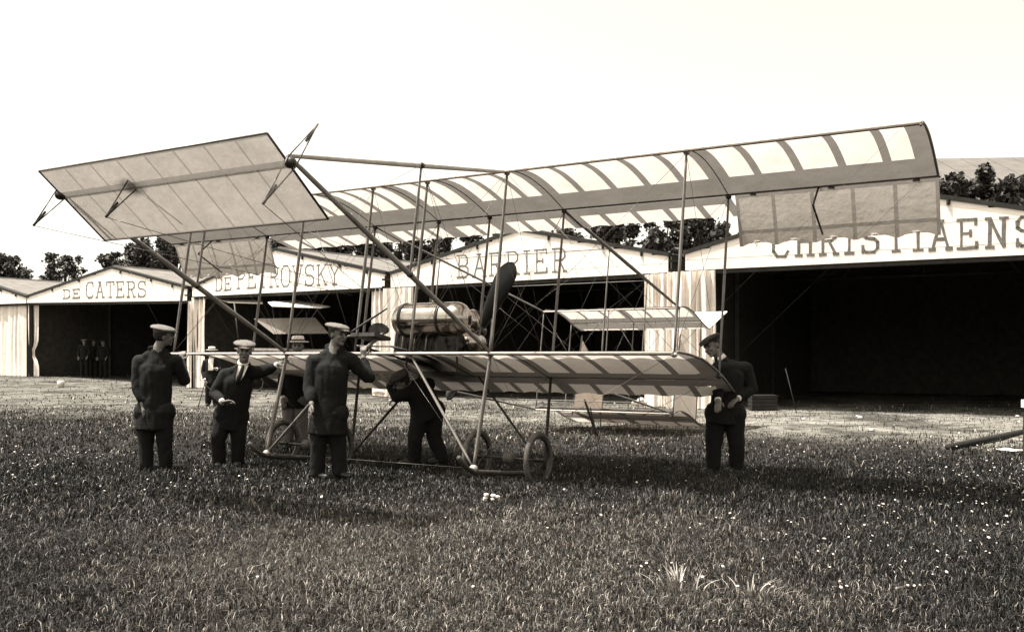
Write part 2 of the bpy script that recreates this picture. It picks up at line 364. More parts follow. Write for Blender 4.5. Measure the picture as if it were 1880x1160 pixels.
# ------------------------------------------------------------------ hangars
def stroke_font():
    s = 0.13
    def hs(x, y, r=s): return [(x-r, y), (x+r, y)]
    F_ = {
     'D': [[(.15, 0), (.15, 1)], [(0, 0), (.6, 0), (.88, .2), (.88, .8), (.6, 1), (0, 1)]],
     'E': [[(.18, 0), (.18, 1)], [(0, 1), (.85, 1), (.85, .82)], [(0, 0), (.88, 0), (.88, .2)], [(.18, .52), (.6, .52)], [(.6, .42), (.6, .62)]],
     'C': [[(.88, .72), (.88, 1)], [(.88, .86), (.7, 1), (.3, 1), (.08, .8), (.08, .2), (.3, 0), (.72, 0), (.9, .18)]],
     'A': [[(.12, 0), (.5, 1), (.88, 0)], [(.27, .36), (.73, .36)], hs(.1, 0), hs(.9, 0), hs(.47, 1, .16)],
     'T': [[(.5, 0), (.5, 1)], [(.05, .8), (.05, 1), (.95, 1), (.95, .8)], hs(.5, 0, .18)],
     'R': [[(.18, 0), (.18, 1)], [(0, 1), (.65, 1), (.85, .88), (.85, .62), (.65, .5), (.18, .5)], [(.5, .5), (.85, 0)], hs(.18, 0, .16), [(.75, 0), (1, 0)]],
     'S': [[(.86, .75), (.86, 1)], [(.86, .88), (.65, 1), (.3, 1), (.12, .86), (.12, .64), (.3, .53), (.7, .48), (.88, .36), (.88, .14), (.7, 0), (.3, 0), (.12, .14)], [(.12, 0), (.12, .25)]],
     'P': [[(.18, 0), (.18, 1)], [(0, 1), (.65, 1), (.86, .86), (.86, .6), (.65, .46), (.18, .46)], hs(.18, 0, .18)],
     'O': [[(.3, 0), (.7, 0), (.92, .22), (.92, .78), (.7, 1), (.3, 1), (.08, .78), (.08, .22), (.3, 0)]],
     'V': [[(.1, 1), (.5, 0), (.9, 1)], hs(.1, 1), hs(.9, 1)],
     'K': [[(.18, 0), (.18, 1)], [(.85, 1), (.18, .42)], [(.4, .6), (.85, 0)], hs(.18, 0, .15), hs(.18, 1, .15), hs(.87, 0, .12), hs(.86, 1, .12)],
     'Y': [[(.1, 1), (.5, .48), (.9, 1)], [(.5, .48), (.5, 0)], hs(.1, 1), hs(.9, 1), hs(.5, 0, .2)],
     'B': [[(.18, 0), (.18, 1)], [(0, 1), (.65, 1), (.82, .88), (.82, .64), (.66, .52), (.18, .52)], [(.66, .52), (.88, .4), (.88, .14), (.7, 0), (0, 0)]],
     'I': [[(.5, 0), (.5, 1)], hs(.5, 0, .26), hs(.5, 1, .26)],
     'H': [[(.18, 0), (.18, 1)], [(.82, 0), (.82, 1)], [(.18, .52), (.82, .52)], hs(.18, 0, .17), hs(.82, 0, .17), hs(.18, 1, .17), hs(.82, 1, .17)],
     'N': [[(.18, 0), (.18, 1)], [(.82, 0), (.82, 1)], [(.18, 1), (.82, 0)], hs(.18, 0, .17), hs(.82, 1, .17), hs(.1, 1, .1)],
    }
    return F_
FONT = stroke_font()
class Hangar:
    def __init__(self, L, R, zbL, zbR, zvL, zvR, tp, zp, label, depth=12.0, closed=False):
        self.L = Vector((L[0], L[1], 0)); self.R = Vector((R[0], R[1], 0)); self.e = (self.R-self.L).normalized()
        self.n = Vector((self.e.y, -self.e.x, 0)); self.W = (self.R-self.L).length      # n points to the camera side
        n = self.n; Lp = self.L; e = self.e; W_ = self.W; bk = -n*depth
        g0 = gz1(*L)-.1; g1 = gz1(*R)-.1
        self.root = empty('hangar', (Lp+self.R)/2, label=label, cat='hangar', group='canvas fronted hangars in a row'); rt = self.root
        P = lambda s, z: Lp+e*s+Vector((0, 0, z))
        pk = P(W_*tp, zp); eps = 0.04
        # gable of boards, each its own piece; horizontal boards clipped between beam line and verge lines
        def zlow(s): return zbL+(zbR-zbL)*s/W_
        def ztop(s): return zvL+(zp-zvL)*s/(W_*tp) if s < W_*tp else zp+(zvR-zp)*(s-W_*tp)/(W_*(1-tp))
        nb = 6; zmin = min(zbL, zbR); H = zp-zmin; self.zlow = zlow
        for i in range(nb):
            f0 = i/nb; f1 = (i+1)/nb
            # board i runs between fractions of beam-to-peak height
            def zz_(s, f): return zlow(s)+(zp-(zbL+zbR)/2)*f
            ss = [k*W_/60 for k in range(61)]
            run = [s for s in ss if zz_(s, f0) < ztop(s)-0.02]
            if len(run) < 2: continue
            s0, s1 = max(run[0], .02), min(run[-1], W_-.02)
            up = [s for s in ss if s0 <= s <= s1]
            if up[0] > s0: up.insert(0, s0)
            if up[-1] < s1: up.append(s1)
            top = [P(s, min(zz_(s, f1)-0.003, ztop(s))) for s in up]
            bot = [P(s, zz_(s, f0)) for s in (up[0], up[-1])]
            poly = [bot[0], bot[1]]+top[::-1]
            off = n*(0.030+0.003*(i % 2))
            bm = bmesh.new()
            try: prism(bm, poly, off)
            except Exception: bm.free(); continue
            bobj('gable_board', bm, M['facade'], rt)
        # backing so that joints are dark
        bm = bmesh.new()
        prism(bm, [P(.03, zlow(0)), P(W_-.03, zlow(W_)), P(W_-.03, zvR-.02), P(W_*tp, zp-.02), P(.03, zvL-.02)], -n*.03)
        bobj('gable_backing', bm, M['verge'], rt)
        # lintel beam with a thin pale edge
        bm = bmesh.new(); prism(bm, [P(0, zbL-.10), P(W_, zbR-.10), P(W_, zbR-.002), P(0, zbL-.002)], -n*.16); bobj('lintel', bm, M['verge'], rt)
        # verge boards
        for (sa, za, sb, zb) in ((0, zvL, W_*tp, zp), (W_*tp, zp, W_, zvR)):
            bm = bmesh.new(); q0 = P(sa, za)+n*.06; q1 = P(sb, zb)+n*.06
            prism(bm, [q0+Vector((0, 0, .0)), q1+Vector((0, 0, .0)), q1+Vector((0, 0, .10)), q0+Vector((0, 0, .10))], -n*.3)
            bobj('verge_board', bm, M['verge'], rt)
        for s in (0.18, .36, .62, .8, .92):
            bm = bmesh.new(); box(bm, P(W_*s, ztop(W_*s)-.05)+n*.05, (.06, .06, .11)); bobj('verge_peg', bm, M['verge'], rt)
        # roof slopes in felt sheets
        for (sa, za, sb, zb) in ((-.05, zvL-.01, W_*tp, zp), (W_*tp, zp, W_+.05, zvR-.01)):
            m = 8
            for k_ in range(m):
                a0 = -n*(.16+(depth-.2)*k_/m); a1 = -n*(.16+(depth-.2)*(k_+1)/m)
                lift = Vector((0, 0, .06+.006*(k_ % 2)))
                A = P(sa, za)+lift; B = P(sb, zb)+lift
                bm = bmesh.new(); prism(bm, [A+a0, B+a0, B+a1, A+a1], Vector((0, 0, .03))); bobj('roof_sheet', bm, M['roof'], rt)
        bm = bmesh.new(); tube(bm, [pk-n*.1+Vector((0, 0, .07)), pk-n*depth+Vector((0, 0, .07))], .09, 6); bobj('ridge_cap', bm, M['roof'], rt)
        # side and back walls
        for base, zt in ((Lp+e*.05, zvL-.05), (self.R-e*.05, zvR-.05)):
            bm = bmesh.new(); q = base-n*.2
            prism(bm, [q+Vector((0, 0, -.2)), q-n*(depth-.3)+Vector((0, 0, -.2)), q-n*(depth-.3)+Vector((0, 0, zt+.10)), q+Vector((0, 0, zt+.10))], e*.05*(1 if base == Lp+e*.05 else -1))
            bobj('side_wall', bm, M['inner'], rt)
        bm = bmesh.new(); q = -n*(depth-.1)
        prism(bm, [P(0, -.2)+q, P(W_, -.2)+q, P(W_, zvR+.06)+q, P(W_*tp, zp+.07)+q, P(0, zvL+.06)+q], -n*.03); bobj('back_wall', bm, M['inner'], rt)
        for dd in (4.0, 8.0):
            q = -n*dd
            for A_, B__ in ((P(.1, zvL-.1), P(W_-.1, zvR-.1)), (P(.1, zvL-.08), pk-Vector((0, 0, .08))), (P(W_-.1, zvR-.08), pk-Vector((0, 0, .08))), (P(W_*tp, (zvL+zvR)/2-.1), pk-Vector((0, 0, .1))), (P(W_*.25, zvL-.1), P(W_*tp*.6, zvL+(zp-zvL)*.6)), (P(W_*.75, zvR-.1), P(W_*(1-(1-tp)*.6), zvR+(zp-zvR)*.6))):
                rod('truss_beam', A_+q, B__+q, .06, M['truss'], rt, n=4)
            for s in (.15, W_-.15):
                bm = bmesh.new(); box(bm, P(s, zvL/2)+q, (.12, .12, zvL)); bobj('wall_stud', bm, M['truss'], rt)
        for s in (.08, W_-.08):
            bm = bmesh.new(); box(bm, P(s, (zvL if s < 1 else zvR)/2-.1)-n*.12, (.13, .13, (zvL if s < 1 else zvR)+.1)); bobj('corner_post', bm, M['post'], rt)
    def s_of(self, px):
        k = (px-CX)/F; # (L.x+e.x s) = k (L.y+e.y s)
        return (k*self.L.y-self.L.x)/(self.e.x-k*self.e.y)
    def Yat(self, px): return self.L.y+self.e.y*self.s_of(px)
    def word(self, text, px0, px1, yb0, yb1, yt0, yt1, wd, material, gap=0.22, th=0.0015):
        n = len(text); s0 = self.s_of(px0); s1 = self.s_of(px1)
        wts = [0.55 if c == 'I' else 1.0 for c in text]; tot = sum(wts)+gap*(n-1); x = 0; rr = random.Random(text)
        for c, wt in zip(text, wts):
            a = s0+(s1-s0)*x/tot; b = s0+(s1-s0)*(x+wt)/tot; fr = x/tot; x += wt+gap
            pxa = px0+(px1-px0)*fr; Y = self.L.y+self.e.y*a
            zb = CAMZ-(yb0+(yb1-yb0)*fr-HY)/F*Y; zt = CAMZ-(yt0+(yt1-yt0)*fr-HY)/F*Y
            if c == 'I': gx0, gx1 = a-(b-a)*.25, b+(b-a)*.25
            else: gx0, gx1 = a, b
            bm = bmesh.new()
            for si, st in enumerate(FONT[c]):
                for (p, q) in zip(st, st[1:]):
                    A = Vector((gx0+(gx1-gx0)*p[0], zb+(zt-zb)*p[1])); B = Vector((gx0+(gx1-gx0)*q[0], zb+(zt-zb)*q[1]))
                    d = (B-A); 
                    if d.length < 1e-4: continue
                    d.normalize(); pr = Vector((-d.y, d.x))*wd*.5*rr.uniform(.8, 1.2); A -= d*wd*.3; B += d*wd*.3
                    m_ = 3; off = 0.0345+0.0006*si
                    pts = []
                    for sg in (1, -1):
                        rng = range(m_+1) if sg > 0 else range(m_, -1, -1)
                        for q_ in rng:
                            v = A+(B-A)*q_/m_+pr*sg*rr.uniform(.75, 1.2); pts.append(self.L+self.e*v.x+Vector((0, 0, v.y))+self.n*off)
                    try: prism(bm, pts, self.n*th)
                    except Exception: pass
            bobj('letter', bm, material, self.root)
    def curtain(self, px0, px1, folds, amp, dz0=-.03, pinch=None, out=-.22, yfoot=None, seed=0, flare=0.0):
        s0 = self.s_of(px0); s1 = self.s_of(px1); rr = random.Random(seed); NU = folds*8; NV = 14; bm = bmesh.new(); rows = []
        ph = [rr.uniform(0, 6.28) for _ in range(4)]
        for j in range(NV+1):
            v = j/NV; row = []
            for i in range(NU+1):
                u = i/NU; um = u+0.02*math.sin(ph[0]+9*u)
                k_ = 1.0
                if pinch: k_ = 1-pinch[1]*math.exp(-((v-pinch[0])/.10)**2)*(1)
                k_ *= 1+flare*v
                s = s0+(s1-s0)*(pinch[2]+(um-pinch[2])*k_ if pinch else 0.5+(um-.5)*k_)
                zt = self.zlow(s)+dz0; x0 = self.L+self.e*s; zb = gz1(x0.x, x0.y)+.02
                w_ = u+.10*math.sin(6.283*u*1.3+ph[0])+.035*math.sin(6.283*u*3.7+ph[3])+.012*math.sin(4*v+ph[2]+u*20)*v; fq = folds*.36
                d = amp*.5*(math.sin(fq*6.283*w_+ph[1])+.38*math.sin(fq*2.27*6.283*w_+ph[2]+v*2.2)+.5*math.sin(4.5*v+ph[3]+u*5))*(1.05-.35*v+.3*math.sin(3*v+ph[0]))
                row.append(bm.verts.new(x0+self.n*(out+d)+Vector((0, 0, zt+(zb-zt)*v))))
            rows.append(row)
        for r0, r1 in zip(rows, rows[1:]):
            for i in range(NU): bm.faces.new((r0[i], r0[i+1], r1[i+1], r1[i]))
        return bobj('curtain', bm, M['curtain'], self.root, smooth=True)

H1 = Hangar((-30.2, 46.6), (-21.6, 41.15), 3.7, 3.60, 4.0, 3.84, .5, 4.95, 'hangar at the far left with its white front curtain drawn shut')
H2 = Hangar((-21.5, 41), (-12.45, 35.5), 3.60, 3.38, 3.84, 3.84, .564, 4.84, 'small looking open hangar lettered DE CATERS on its white gable')
H3 = Hangar((-12.2, 35.3), (-3.9, 28.75), 3.52, 3.41, 3.86, 3.80, .482, 4.93, 'open hangar lettered DE PETROVSKY behind the left half of the biplane')
H4 = Hangar((-3.75, 28.6), (3.95, 23.2), 3.39, 3.38, 3.78, 3.78, .515, 4.76, 'open hangar lettered BARRIER behind the propeller of the biplane')
H5 = Hangar((4.25, 22.7), (12.5, 18.05), 3.38, 3.38, 3.77, 3.77, .49, 4.92, 'nearest and largest looking hangar lettered CHRISTIAENS at the right')
H2.word('DE', 117, 149, 548, 547, 532, 531, .05, M['paintA'])
H2.word('CATERS', 159, 270, 547, 545, 519, 517, .055, M['paintA'])
H3.word('DE', 397, 427, 534, 532, 511, 510, .045, M['paintA'])
H3.word('PETROVSKY', 436, 626, 530, 522, 492, 486, .05, M['paintA'], gap=.16)
H4.word('BARRIER', 840, 1042, 510, 498, 470, 456, .045, M['paintA'], gap=.25)
H5.word('CHRISTIAENS', 1418, 1905, 472, 451, 424, 398, .068, M['paintB'], gap=.30)
H1.curtain(-40, 47, 16, .05, out=-.1, seed=1); H1.curtain(48, 66, 5, .06, pinch=(.68, .55, .2), out=-.1, seed=2)
H2.curtain(347, 356, 4, .06, out=.12, seed=3)
H3.curtain(352, 377, 6, .09, out=-.05, seed=4, flare=-.12)
H3.curtain(681, 712, 7, .10, out=-.05, seed=5, flare=.12); H4.curtain(709, 762, 10, .10, out=.12, seed=6, flare=.1)
H4.curtain(1186, 1234, 10, .11, out=.10, seed=7, flare=.06); H5.curtain(1228, 1318, 14, .11, out=.16, seed=8, flare=.03)
H4.curtain(1200, 1226, 5, .12, out=.12, seed=17, flare=.2)
# planked fill between two gables, joists below
def pillar(a, b, ztop_, label):
    c = (a+b)/2; e = empty('pillar_post', (c.x, c.y, gz1(c.x, c.y)), label=label, cat='post', group='dark posts between the hangars')
    bm = bmesh.new(); box(bm, (c.x, c.y+.1, ztop_/2), (.26, .2, ztop_)); bobj('post', bm, M['post'], e)
    for z in (ztop_-.12, ztop_-.35):
        bm = bmesh.new(); box(bm, (c.x, c.y-.02, z), (.42, .05, .06)); bobj('cross_piece', bm, M['verge'], e)
pillar(H3.R, H4.L, 3.76, 'dark post between the hangars lettered DE PETROVSKY and BARRIER')
pillar(H4.R, H5.L, 3.76, 'dark post between the hangars lettered BARRIER and CHRISTIAENS')
pillar(H2.R, H3.L, 3.70, 'dark post between the hangars lettered DE CATERS and DE PETROVSKY')

# far hall and dark gabled hut at the right
def house(name, c, wx, wy, ze, zr, rot, roofm, wallm, label, cat):
    R_ = Matrix.Rotation(rot, 3, 'Z'); c = Vector(c); root = empty(name, c, label=label, cat=cat)
    T = lambda x, y, z: c+R_ @ Vector((x, y, z))
    bm = bmesh.new()
    poly = [T(-wx, -wy, 0), T(-wx, wy, 0), T(-wx, wy, ze), T(-wx, 0, zr-.1), T(-wx, -wy, ze)]; prism(bm, poly, R_ @ Vector((2*wx, 0, 0)))
    bobj('wall', bm, wallm, root)
    n = 10
    for sg in (-1, 1):
        for k_ in range(n):
            x0 = -wx-.3+(2*wx+.6)*k_/n; x1 = -wx-.3+(2*wx+.6)*(k_+1)/n-.05
            bm = bmesh.new(); dz = -.25*(zr-ze)/wy
            prism(bm, [T(x0, sg*(wy+.25), ze+dz), T(x1, sg*(wy+.25), ze+dz), T(x1, 0, zr), T(x0, 0, zr)], Vector((0, 0, .12))); bobj('roof_sheet', bm, roofm, root)
house('exhibition_hall', (33.5, 62, 0), 8, 9, 10.6, 14.4, math.radians(-4), M['hallroof'], M['inner'], 'large hall with a long pale roof at the far right beyond the trees', 'building')
house('gabled_hut', (24.6, 44, 0), 2.2, 3.0, 8.4, 9.9, math.radians(82), M['verge'], M['inner'], 'dark gabled roof in front of the pale roofed hall, far right', 'building')

# ------------------------------------------------------------------ trees
def tree(x, y, h, r, label, seed, nl=9000, z0=.25, leaf=.20, gappy=.35):
    rr = np.random.default_rng(seed); g0 = gz1(x, y); e = empty('tree', (x, y, g0), label=label, cat='tree', group='trees behind the hangars')
    nl = int(nl*1.7)
    bm = bmesh.new(); tube(bm, [(x, y, g0-.2), (x+.1, y, h*.35), (x-.1, y+.1, h*.75)], [.28, .2, .06], 8)
    blobs = []
    nb = 60
    for i in range(nb):
        a = rr.random()*6.283; q = rr.random(); zc = h*(z0+(0.93-z0)*q); rad = r*(1-.75*abs(q-.4)**1.6*1.5)*math.sqrt(rr.random())*.85
        c = Vector((x+math.cos(a)*rad, y+math.sin(a)*rad, g0+zc)); br = r*(.13+.27*rr.random()**1.3)*(1-.3*q); blobs.append((c, br))
        if i % 2 == 0: tube(bm, [(x, y, g0+h*(.25+.3*q)), ((x+c.x)/2, (y+c.y)/2, g0+zc*.8), tuple(c)], [.09, .06, .02], 5)
    bobj('trunk', bm, M['bark'], e, smooth=True)
    wts = np.array([b[1]**2 for b in blobs]); wts /= wts.sum(); idx = rr.choice(len(blobs), nl, p=wts)
    cen = np.array([b[0][:] for b in blobs])[idx]; rad = np.array([b[1] for b in blobs])[idx]
    d = rr.normal(size=(nl, 3)); d /= np.linalg.norm(d, axis=1)[:, None]; rf = (rr.random(nl)**.45)*(1+.5*rr.random(nl)*(rr.random(nl) < .25))
    lump = 1+.35*np.sin(d[:, 0]*7+cen[:, 0]*3)*np.cos(d[:, 2]*6+cen[:, 2]*5)
    p = cen+d*(rad*rf*lump)[:, None]
    n1 = rr.normal(size=(nl, 3)); n1 /= np.linalg.norm(n1, axis=1)[:, None]; n2 = np.cross(n1, rr.normal(size=(nl, 3))); n2 /= np.linalg.norm(n2, axis=1)[:, None]
    s = leaf*(.5+rr.random(nl))[:, None]
    Vv = np.stack([p-n1*s*.5, p+n2*s*.32, p+n1*s*.5, p-n2*s*.32], 1).reshape(-1, 3)
    k_ = np.arange(nl)*4; Fq = np.stack([k_, k_+1, k_+2, k_+3], 1)
    v = .35+2.1*rr.random(nl)**2.2; cc = np.repeat(np.stack([v, v, v], 1)[:, None], 4, 1).reshape(-1, 3)
    link('crown', npmesh('crown', Vv, Fq, cc), M['leaf'], e)
def ptree(px, ptop, Y, rpx, label, seed, **kw):
    P_ = at(px, ptop, Y); tree(P_.x, Y, (P_.z-gz1(P_.x, Y))*1.02, rpx*1.25*Y/F, label, seed, **kw)
ptree(12, 462, 62, 46, 'round tree at the far left edge behind the shut hangar', 1, gappy=.3)
ptree(118, 458, 60, 44, 'loose crowned tree above the left roof slope lettered DE CATERS', 2)
ptree(205, 452, 58, 34, 'thin tree showing over the peak of the DE CATERS gable', 3, nl=6000)
ptree(262, 438, 56, 44, 'dense tree right of the DE CATERS peak, under the elevator', 4, nl=12000)
ptree(320, 430, 56, 46, 'dark tree behind the drooping left aileron', 5, nl=12000)
ptree(420, 425, 56, 50, 'dark tree behind the lattice of left outer struts', 6, nl=12000)
ptree(520, 425, 55, 48, 'dark tree above the DE PETROVSKY peak', 7, nl=10000)
for i, (px, tp_, lb) in enumerate(((600, 408, 'dark tree over the right slope of the DE PETROVSKY roof, leftmost of five'), (680, 400, 'dark tree second from left in the row over the middle roofs'),
        (755, 398, 'dark tree in the middle of the row seen below the upper wing'), (830, 402, 'dark tree fourth in the row, left of the BARRIER peak'),
        (905, 412, 'dark tree just left of the BARRIER peak'))):
    ptree(px, tp_, 48+i % 2*2, 66, lb, 20+i, nl=17000, z0=.1)
ptree(1045, 412, 44, 44, 'speckled tree right of the BARRIER peak', 31, nl=7000, z0=.2)
ptree(1130, 385, 40, 64, 'dark tree filling the valley between the BARRIER and CHRISTIAENS roofs', 32, nl=17000, z0=.1)
ptree(1210, 378, 40, 68, 'tallest dark tree above the valley left of the CHRISTIAENS gable', 33, nl=17000, z0=.1)
ptree(1300, 380, 40, 64, 'dark tree above the left slope of the CHRISTIAENS gable', 34, nl=17000, z0=.1)
ptree(1390, 384, 40, 50, 'dark tree behind the inner end of the right aileron', 36, nl=10000, z0=.1)
ptree(1740, 300, 36, 44, 'bushy tree beside the right wing tip, left of its taller neighbour', 37, nl=15000, z0=.3)
ptree(1792, 286, 37, 46, 'tallest bushy tree right of the wing tip', 38, nl=17000, z0=.3)
ptree(1850, 320, 36, 48, 'bushy tree at the right edge below the dark gable', 39, nl=14000, z0=.3)

# ------------------------------------------------------------------ the biplane
S_ = Vector((0.86280707, -0.50553334, 0)); B_ = Vector((0.49821171, 0.85031105, -0.16957657)); U_ = Vector((0.08572661, 0.14631186, 0.98551702))
O_ = Vector((-1.4435, 10.2472, 1.3381))
def W(s, b, u): return O_+S_*s+B_*b+U_*u
ROT = Matrix((S_, B_, U_)).transposed()
plane = empty('biplane', W(0, .6, -1.28), ROT, 'large fabric covered pusher biplane standing on the grass in front of the hangars', 'aeroplane')
s1, s2, s3, s4 = .385, 1.421, 3.409, 5.47; G = 1.953; Cc = 1.344
prof_pts = [(-.05, -.03), (-.035, .008), (.0, .025), (.12, .062), (.3, .098), (.5, .115), (.75, .105), (1.0, .075), (1.344, .01), (1.55, -.02), (1.84, -.045), (2.02, -.065)]
def prof(b):
    for (x0, y0), (x1, y1) in zip(prof_pts, prof_pts[1:]):
        if b <= x1: return y0+(y1-y0)*(b-x0)/(x1-x0)
    return prof_pts[-1][1]
LOWP = [(-.05, -.03), (-.035, .006), (.0, .02), (.12, .04), (.3, .062), (.56, .055), (.8, .032), (1.15, -.03), (1.344, -.05), (1.66, -.09), (1.9, -.165), (2.05, -.2)]
TIPP = [(-.05, -.03), (-.035, .006), (.0, .02), (.39, .06), (.79, .078), (1.18, .045), (1.53, -.01), (1.83, -.084), (2.07, -.15)]
def ip(T, b):
    for (x0, y0), (x1, y1) in zip(T, T[1:]):
        if b <= x1: return y0+(y1-y0)*(b-x0)/(x1-x0)
    return T[-1][1]
def lowprof(b, s):
    q = min(1, max(0, (abs(s)-3.25)/.15)); return ip(LOWP, b)*(1-q)+ip(TIPP, b)*q
def strip(name, s0, s1_, bs, u0, material, parent, ns=4, bulge=0.0, chord=1.0, b0=0.0, scallop=0.0, fn=None):
    bm = bmesh.new(); rows = []
    for i in range(ns+1):
        q = i/ns; s = s0+(s1_-s0)*q; row = []
        for j, b in enumerate(bs):
            bb = b-(scallop*math.sin(math.pi*q) if j == len(bs)-1 else 0)
            u = prof(bb/chord)*chord if fn is None else fn(bb, s)
            z = bulge*math.sin(math.pi*q)*math.sin(math.pi*min(1, max(0, (b-bs[0])/(bs[-1]-bs[0]))))
            row.append(bm.verts.new(W(s, b0+bb, u0+u+z)))
        rows.append(row)
    for r0, r1 in zip(rows, rows[1:]):
        for j in range(len(bs)-1): bm.faces.new((r0[j], r0[j+1], r1[j+1], r1[j]))
    return bobj(name, bm, material, parent, smooth=True)
def lin(a, b, n): return [a+(b-a)*i/n for i in range(n+1)]
def wing(stations, u0, name, chord=1.0, b0=0.0, rear_limit=None, wide=(), parent=plane, label=None, bmain=(.16, .99, 1.55, 1.90), rw=.040, ww=.11, sc_t=.035, fn=None):
    pf = (lambda b, s: prof(b/chord)*chord) if fn is None else fn
    """stations: rib positions; parts: fabric bands, panels, rib pockets"""
    b1, b2, b3, b4 = [x*chord for x in bmain]; lo, hi = stations[0], stations[-1]
    root = strip(name, lo, hi, [-.05*chord, -.035*chord, 0, .06*chord, b1], u0, M['band'], parent, ns=30, chord=chord, b0=b0, fn=fn)
    if label: root['label'] = label
    inner = [s for s in stations if rear_limit is None or abs(s) <= rear_limit+1e-3]
    nn = len(stations)*3
    strip('spar_band', lo, hi, lin(b2, 1.344*chord+.03, 5), u0, M['band'], root, nn, chord=chord, b0=b0, fn=fn)
    strip('spar_band', inner[0], inner[-1], lin(1.344*chord+.032, b3, 3), u0, M['band'], root, nn, chord=chord, b0=b0, fn=fn)
    hw = {s: (ww if any(abs(abs(s)-w_) < .01 for w_ in wide) else rw) for s in stations}
    hw[lo] = hw[hi] = .17 if rear_limit else (.13 if chord == 1 else .07)
    for i, s in enumerate(stations):
        a0 = s-(0 if s == lo else hw[s]); a1 = s+(0 if s == hi else hw[s])
        strip('rib_pocket', a0, a1, lin(b1, b2, 8), u0, M['band'], root, 1, chord=chord, b0=b0, fn=fn)
        if s in inner:
            r0 = s-(0 if s == inner[0] else hw[s]); r1 = s+(0 if s == inner[-1] else hw[s])
            strip('rib_pocket', r0, r1, lin(b3, b4, 3), u0, M['band'], root, 1, chord=chord, b0=b0, fn=fn)
        if hw[s] > rw*1.5:
            bm = bmesh.new(); tube(bm, [W(s, b0+b, u0+pf(b, s)-.010) for b in lin(-.03*chord, 1.34*chord, 12)], .0055, 5); bobj('rib', bm, M['darkwood'], root)
    for i, (a, c) in enumerate(zip(stations, stations[1:])):
        p0 = a+hw[a]; p1 = c-hw[c]
        strip('fabric_panel', p0, p1, lin(b1, b2, 8), u0, M['panel'], root, 5, bulge=.018, chord=chord, b0=b0, fn=fn)
        if a in inner and c in inner:
            strip('fabric_panel', p0, p1, lin(b3, b4, 3), u0, M['panel'], root, 6, chord=chord, b0=b0, fn=fn, scallop=sc_t)
    bm = bmesh.new(); tube(bm, [W(lo, b0-.045*chord, u0-.008), W(hi, b0-.045*chord, u0-.004)], .012*chord**.5, 8); bobj('leading_edge', bm, M['leadc'], root, smooth=True)
    bm = bmesh.new(); tube(bm, [W(lo, b0+1.344*chord, u0+pf(1.344*chord, 0)+.012), W(hi, b0+1.344*chord, u0+pf(1.344*chord, 0)+.012)], .018*chord, 6); bobj('rear_spar', bm, M['wood'], root, smooth=True)
    for s in (lo, hi):
        bm = bmesh.new(); be_ = 1.344*chord if rear_limit else b4
        tube(bm, [W(s, b0+b, u0+pf(b, s)) for b in lin(-.05*chord, be_, 14)], .013*chord, 6); bobj('tip_bow', bm, M['wood'], root, smooth=True)
    return root
def stn(vals, divs):
    out = []
    for (a, b), n in zip(zip(vals, vals[1:]), divs):
        out += [a+(b-a)*k/n for k in range(n)]
    return out+[vals[-1]]
up = stn([-s4, -s3, -s2, -s1, s1, s2, s3, s4], [5, 5, 3, 2, 3, 5, 5])
lw = stn([-s3, -s2, -s1, s1, s2, s3], [5, 3, 2, 3, 5])
wing(up, G, 'upper_wing', rear_limit=s3, wide=(s3, s2, s1))
wing(lw, 0.0, 'lower_wing', wide=(s2, s1), ww=.09, bmain=(.12, 1.13, 1.62, 1.90), fn=lowprof)

# ailerons hanging from the upper wing's rear spar
def aileron(a, c, lab):
    st = lin(a, c, 5); h0 = Cc+.05; hu = G+.03; L = .58; db, du = .47, -.88
    fn = lambda t: 0
    def sp(name, x0, x1, t0, t1, m, ns=1, scal=0, par=None, nt=4):
        bm = bmesh.new(); rows = []
        for i in range(ns+1):
            q = i/ns; s = x0+(x1-x0)*q; row = []
            for j in range(nt+1):
                tt = t0+(t1-t0)*j/nt
                if j == nt: tt -= scal*math.sin(math.pi*q)
                row.append(bm.verts.new(W(s, h0+db*tt+.02*math.sin(3*tt/L), hu+du*tt)))
            rows.append(row)
        for r0, r1 in zip(rows, rows[1:]):
            for j in range(nt): bm.faces.new((r0[j], r0[j+1], r1[j+1], r1[j]))
        return bobj(name, bm, m, par, smooth=True)
    root = sp('aileron', st[0], st[-1], 0, .05, M['ailrib'], 12, par=plane); root['label'] = lab
    for s in st:
        w0 = .035 if s in (st[0], st[-1]) else .02
        sp('rib_pocket', max(s-w0, st[0]), min(s+w0, st[-1]), .05, L, M['ailrib'], par=root)
    for x0, x1 in zip(st, st[1:]):
        p0 = x0+(.035 if x0 == st[0] else .02); p1 = x1-(.035 if x1 == st[-1] else .02)
        sp('fabric_panel', p0, p1, .05, .40, M['ail'], 4, par=root)
        sp('spar_band', p0, p1, .40, .44, M['ailrib'], 4, par=root)
        sp('fabric_panel', p0, p1, .44, L, M['ail'], 6, .05, par=root)
    mid = (a+c)/2-.12
    A = W(mid, h0, hu+.02); T_ = W(mid, h0-.25, hu-.28); E_ = W(mid, h0+db*.5, hu+du*.5)
    for p, q in ((A, T_), (T_, E_)): rod('control_horn', p, q, .011, M['steel'], root)
    for k_ in (.1, .5, .9): 
        bm = bmesh.new(); box(bm, W(a+(c-a)*k_, h0-.02, hu-.01), (.05, .05, .06)); bobj('hinge', bm, M['steel'], root)
aileron(s3+.05, s4, 'right aileron hanging down from the wing tip with scalloped trailing edge')
aileron(-s4, -s3-.05, 'left aileron hanging down behind the elevator')

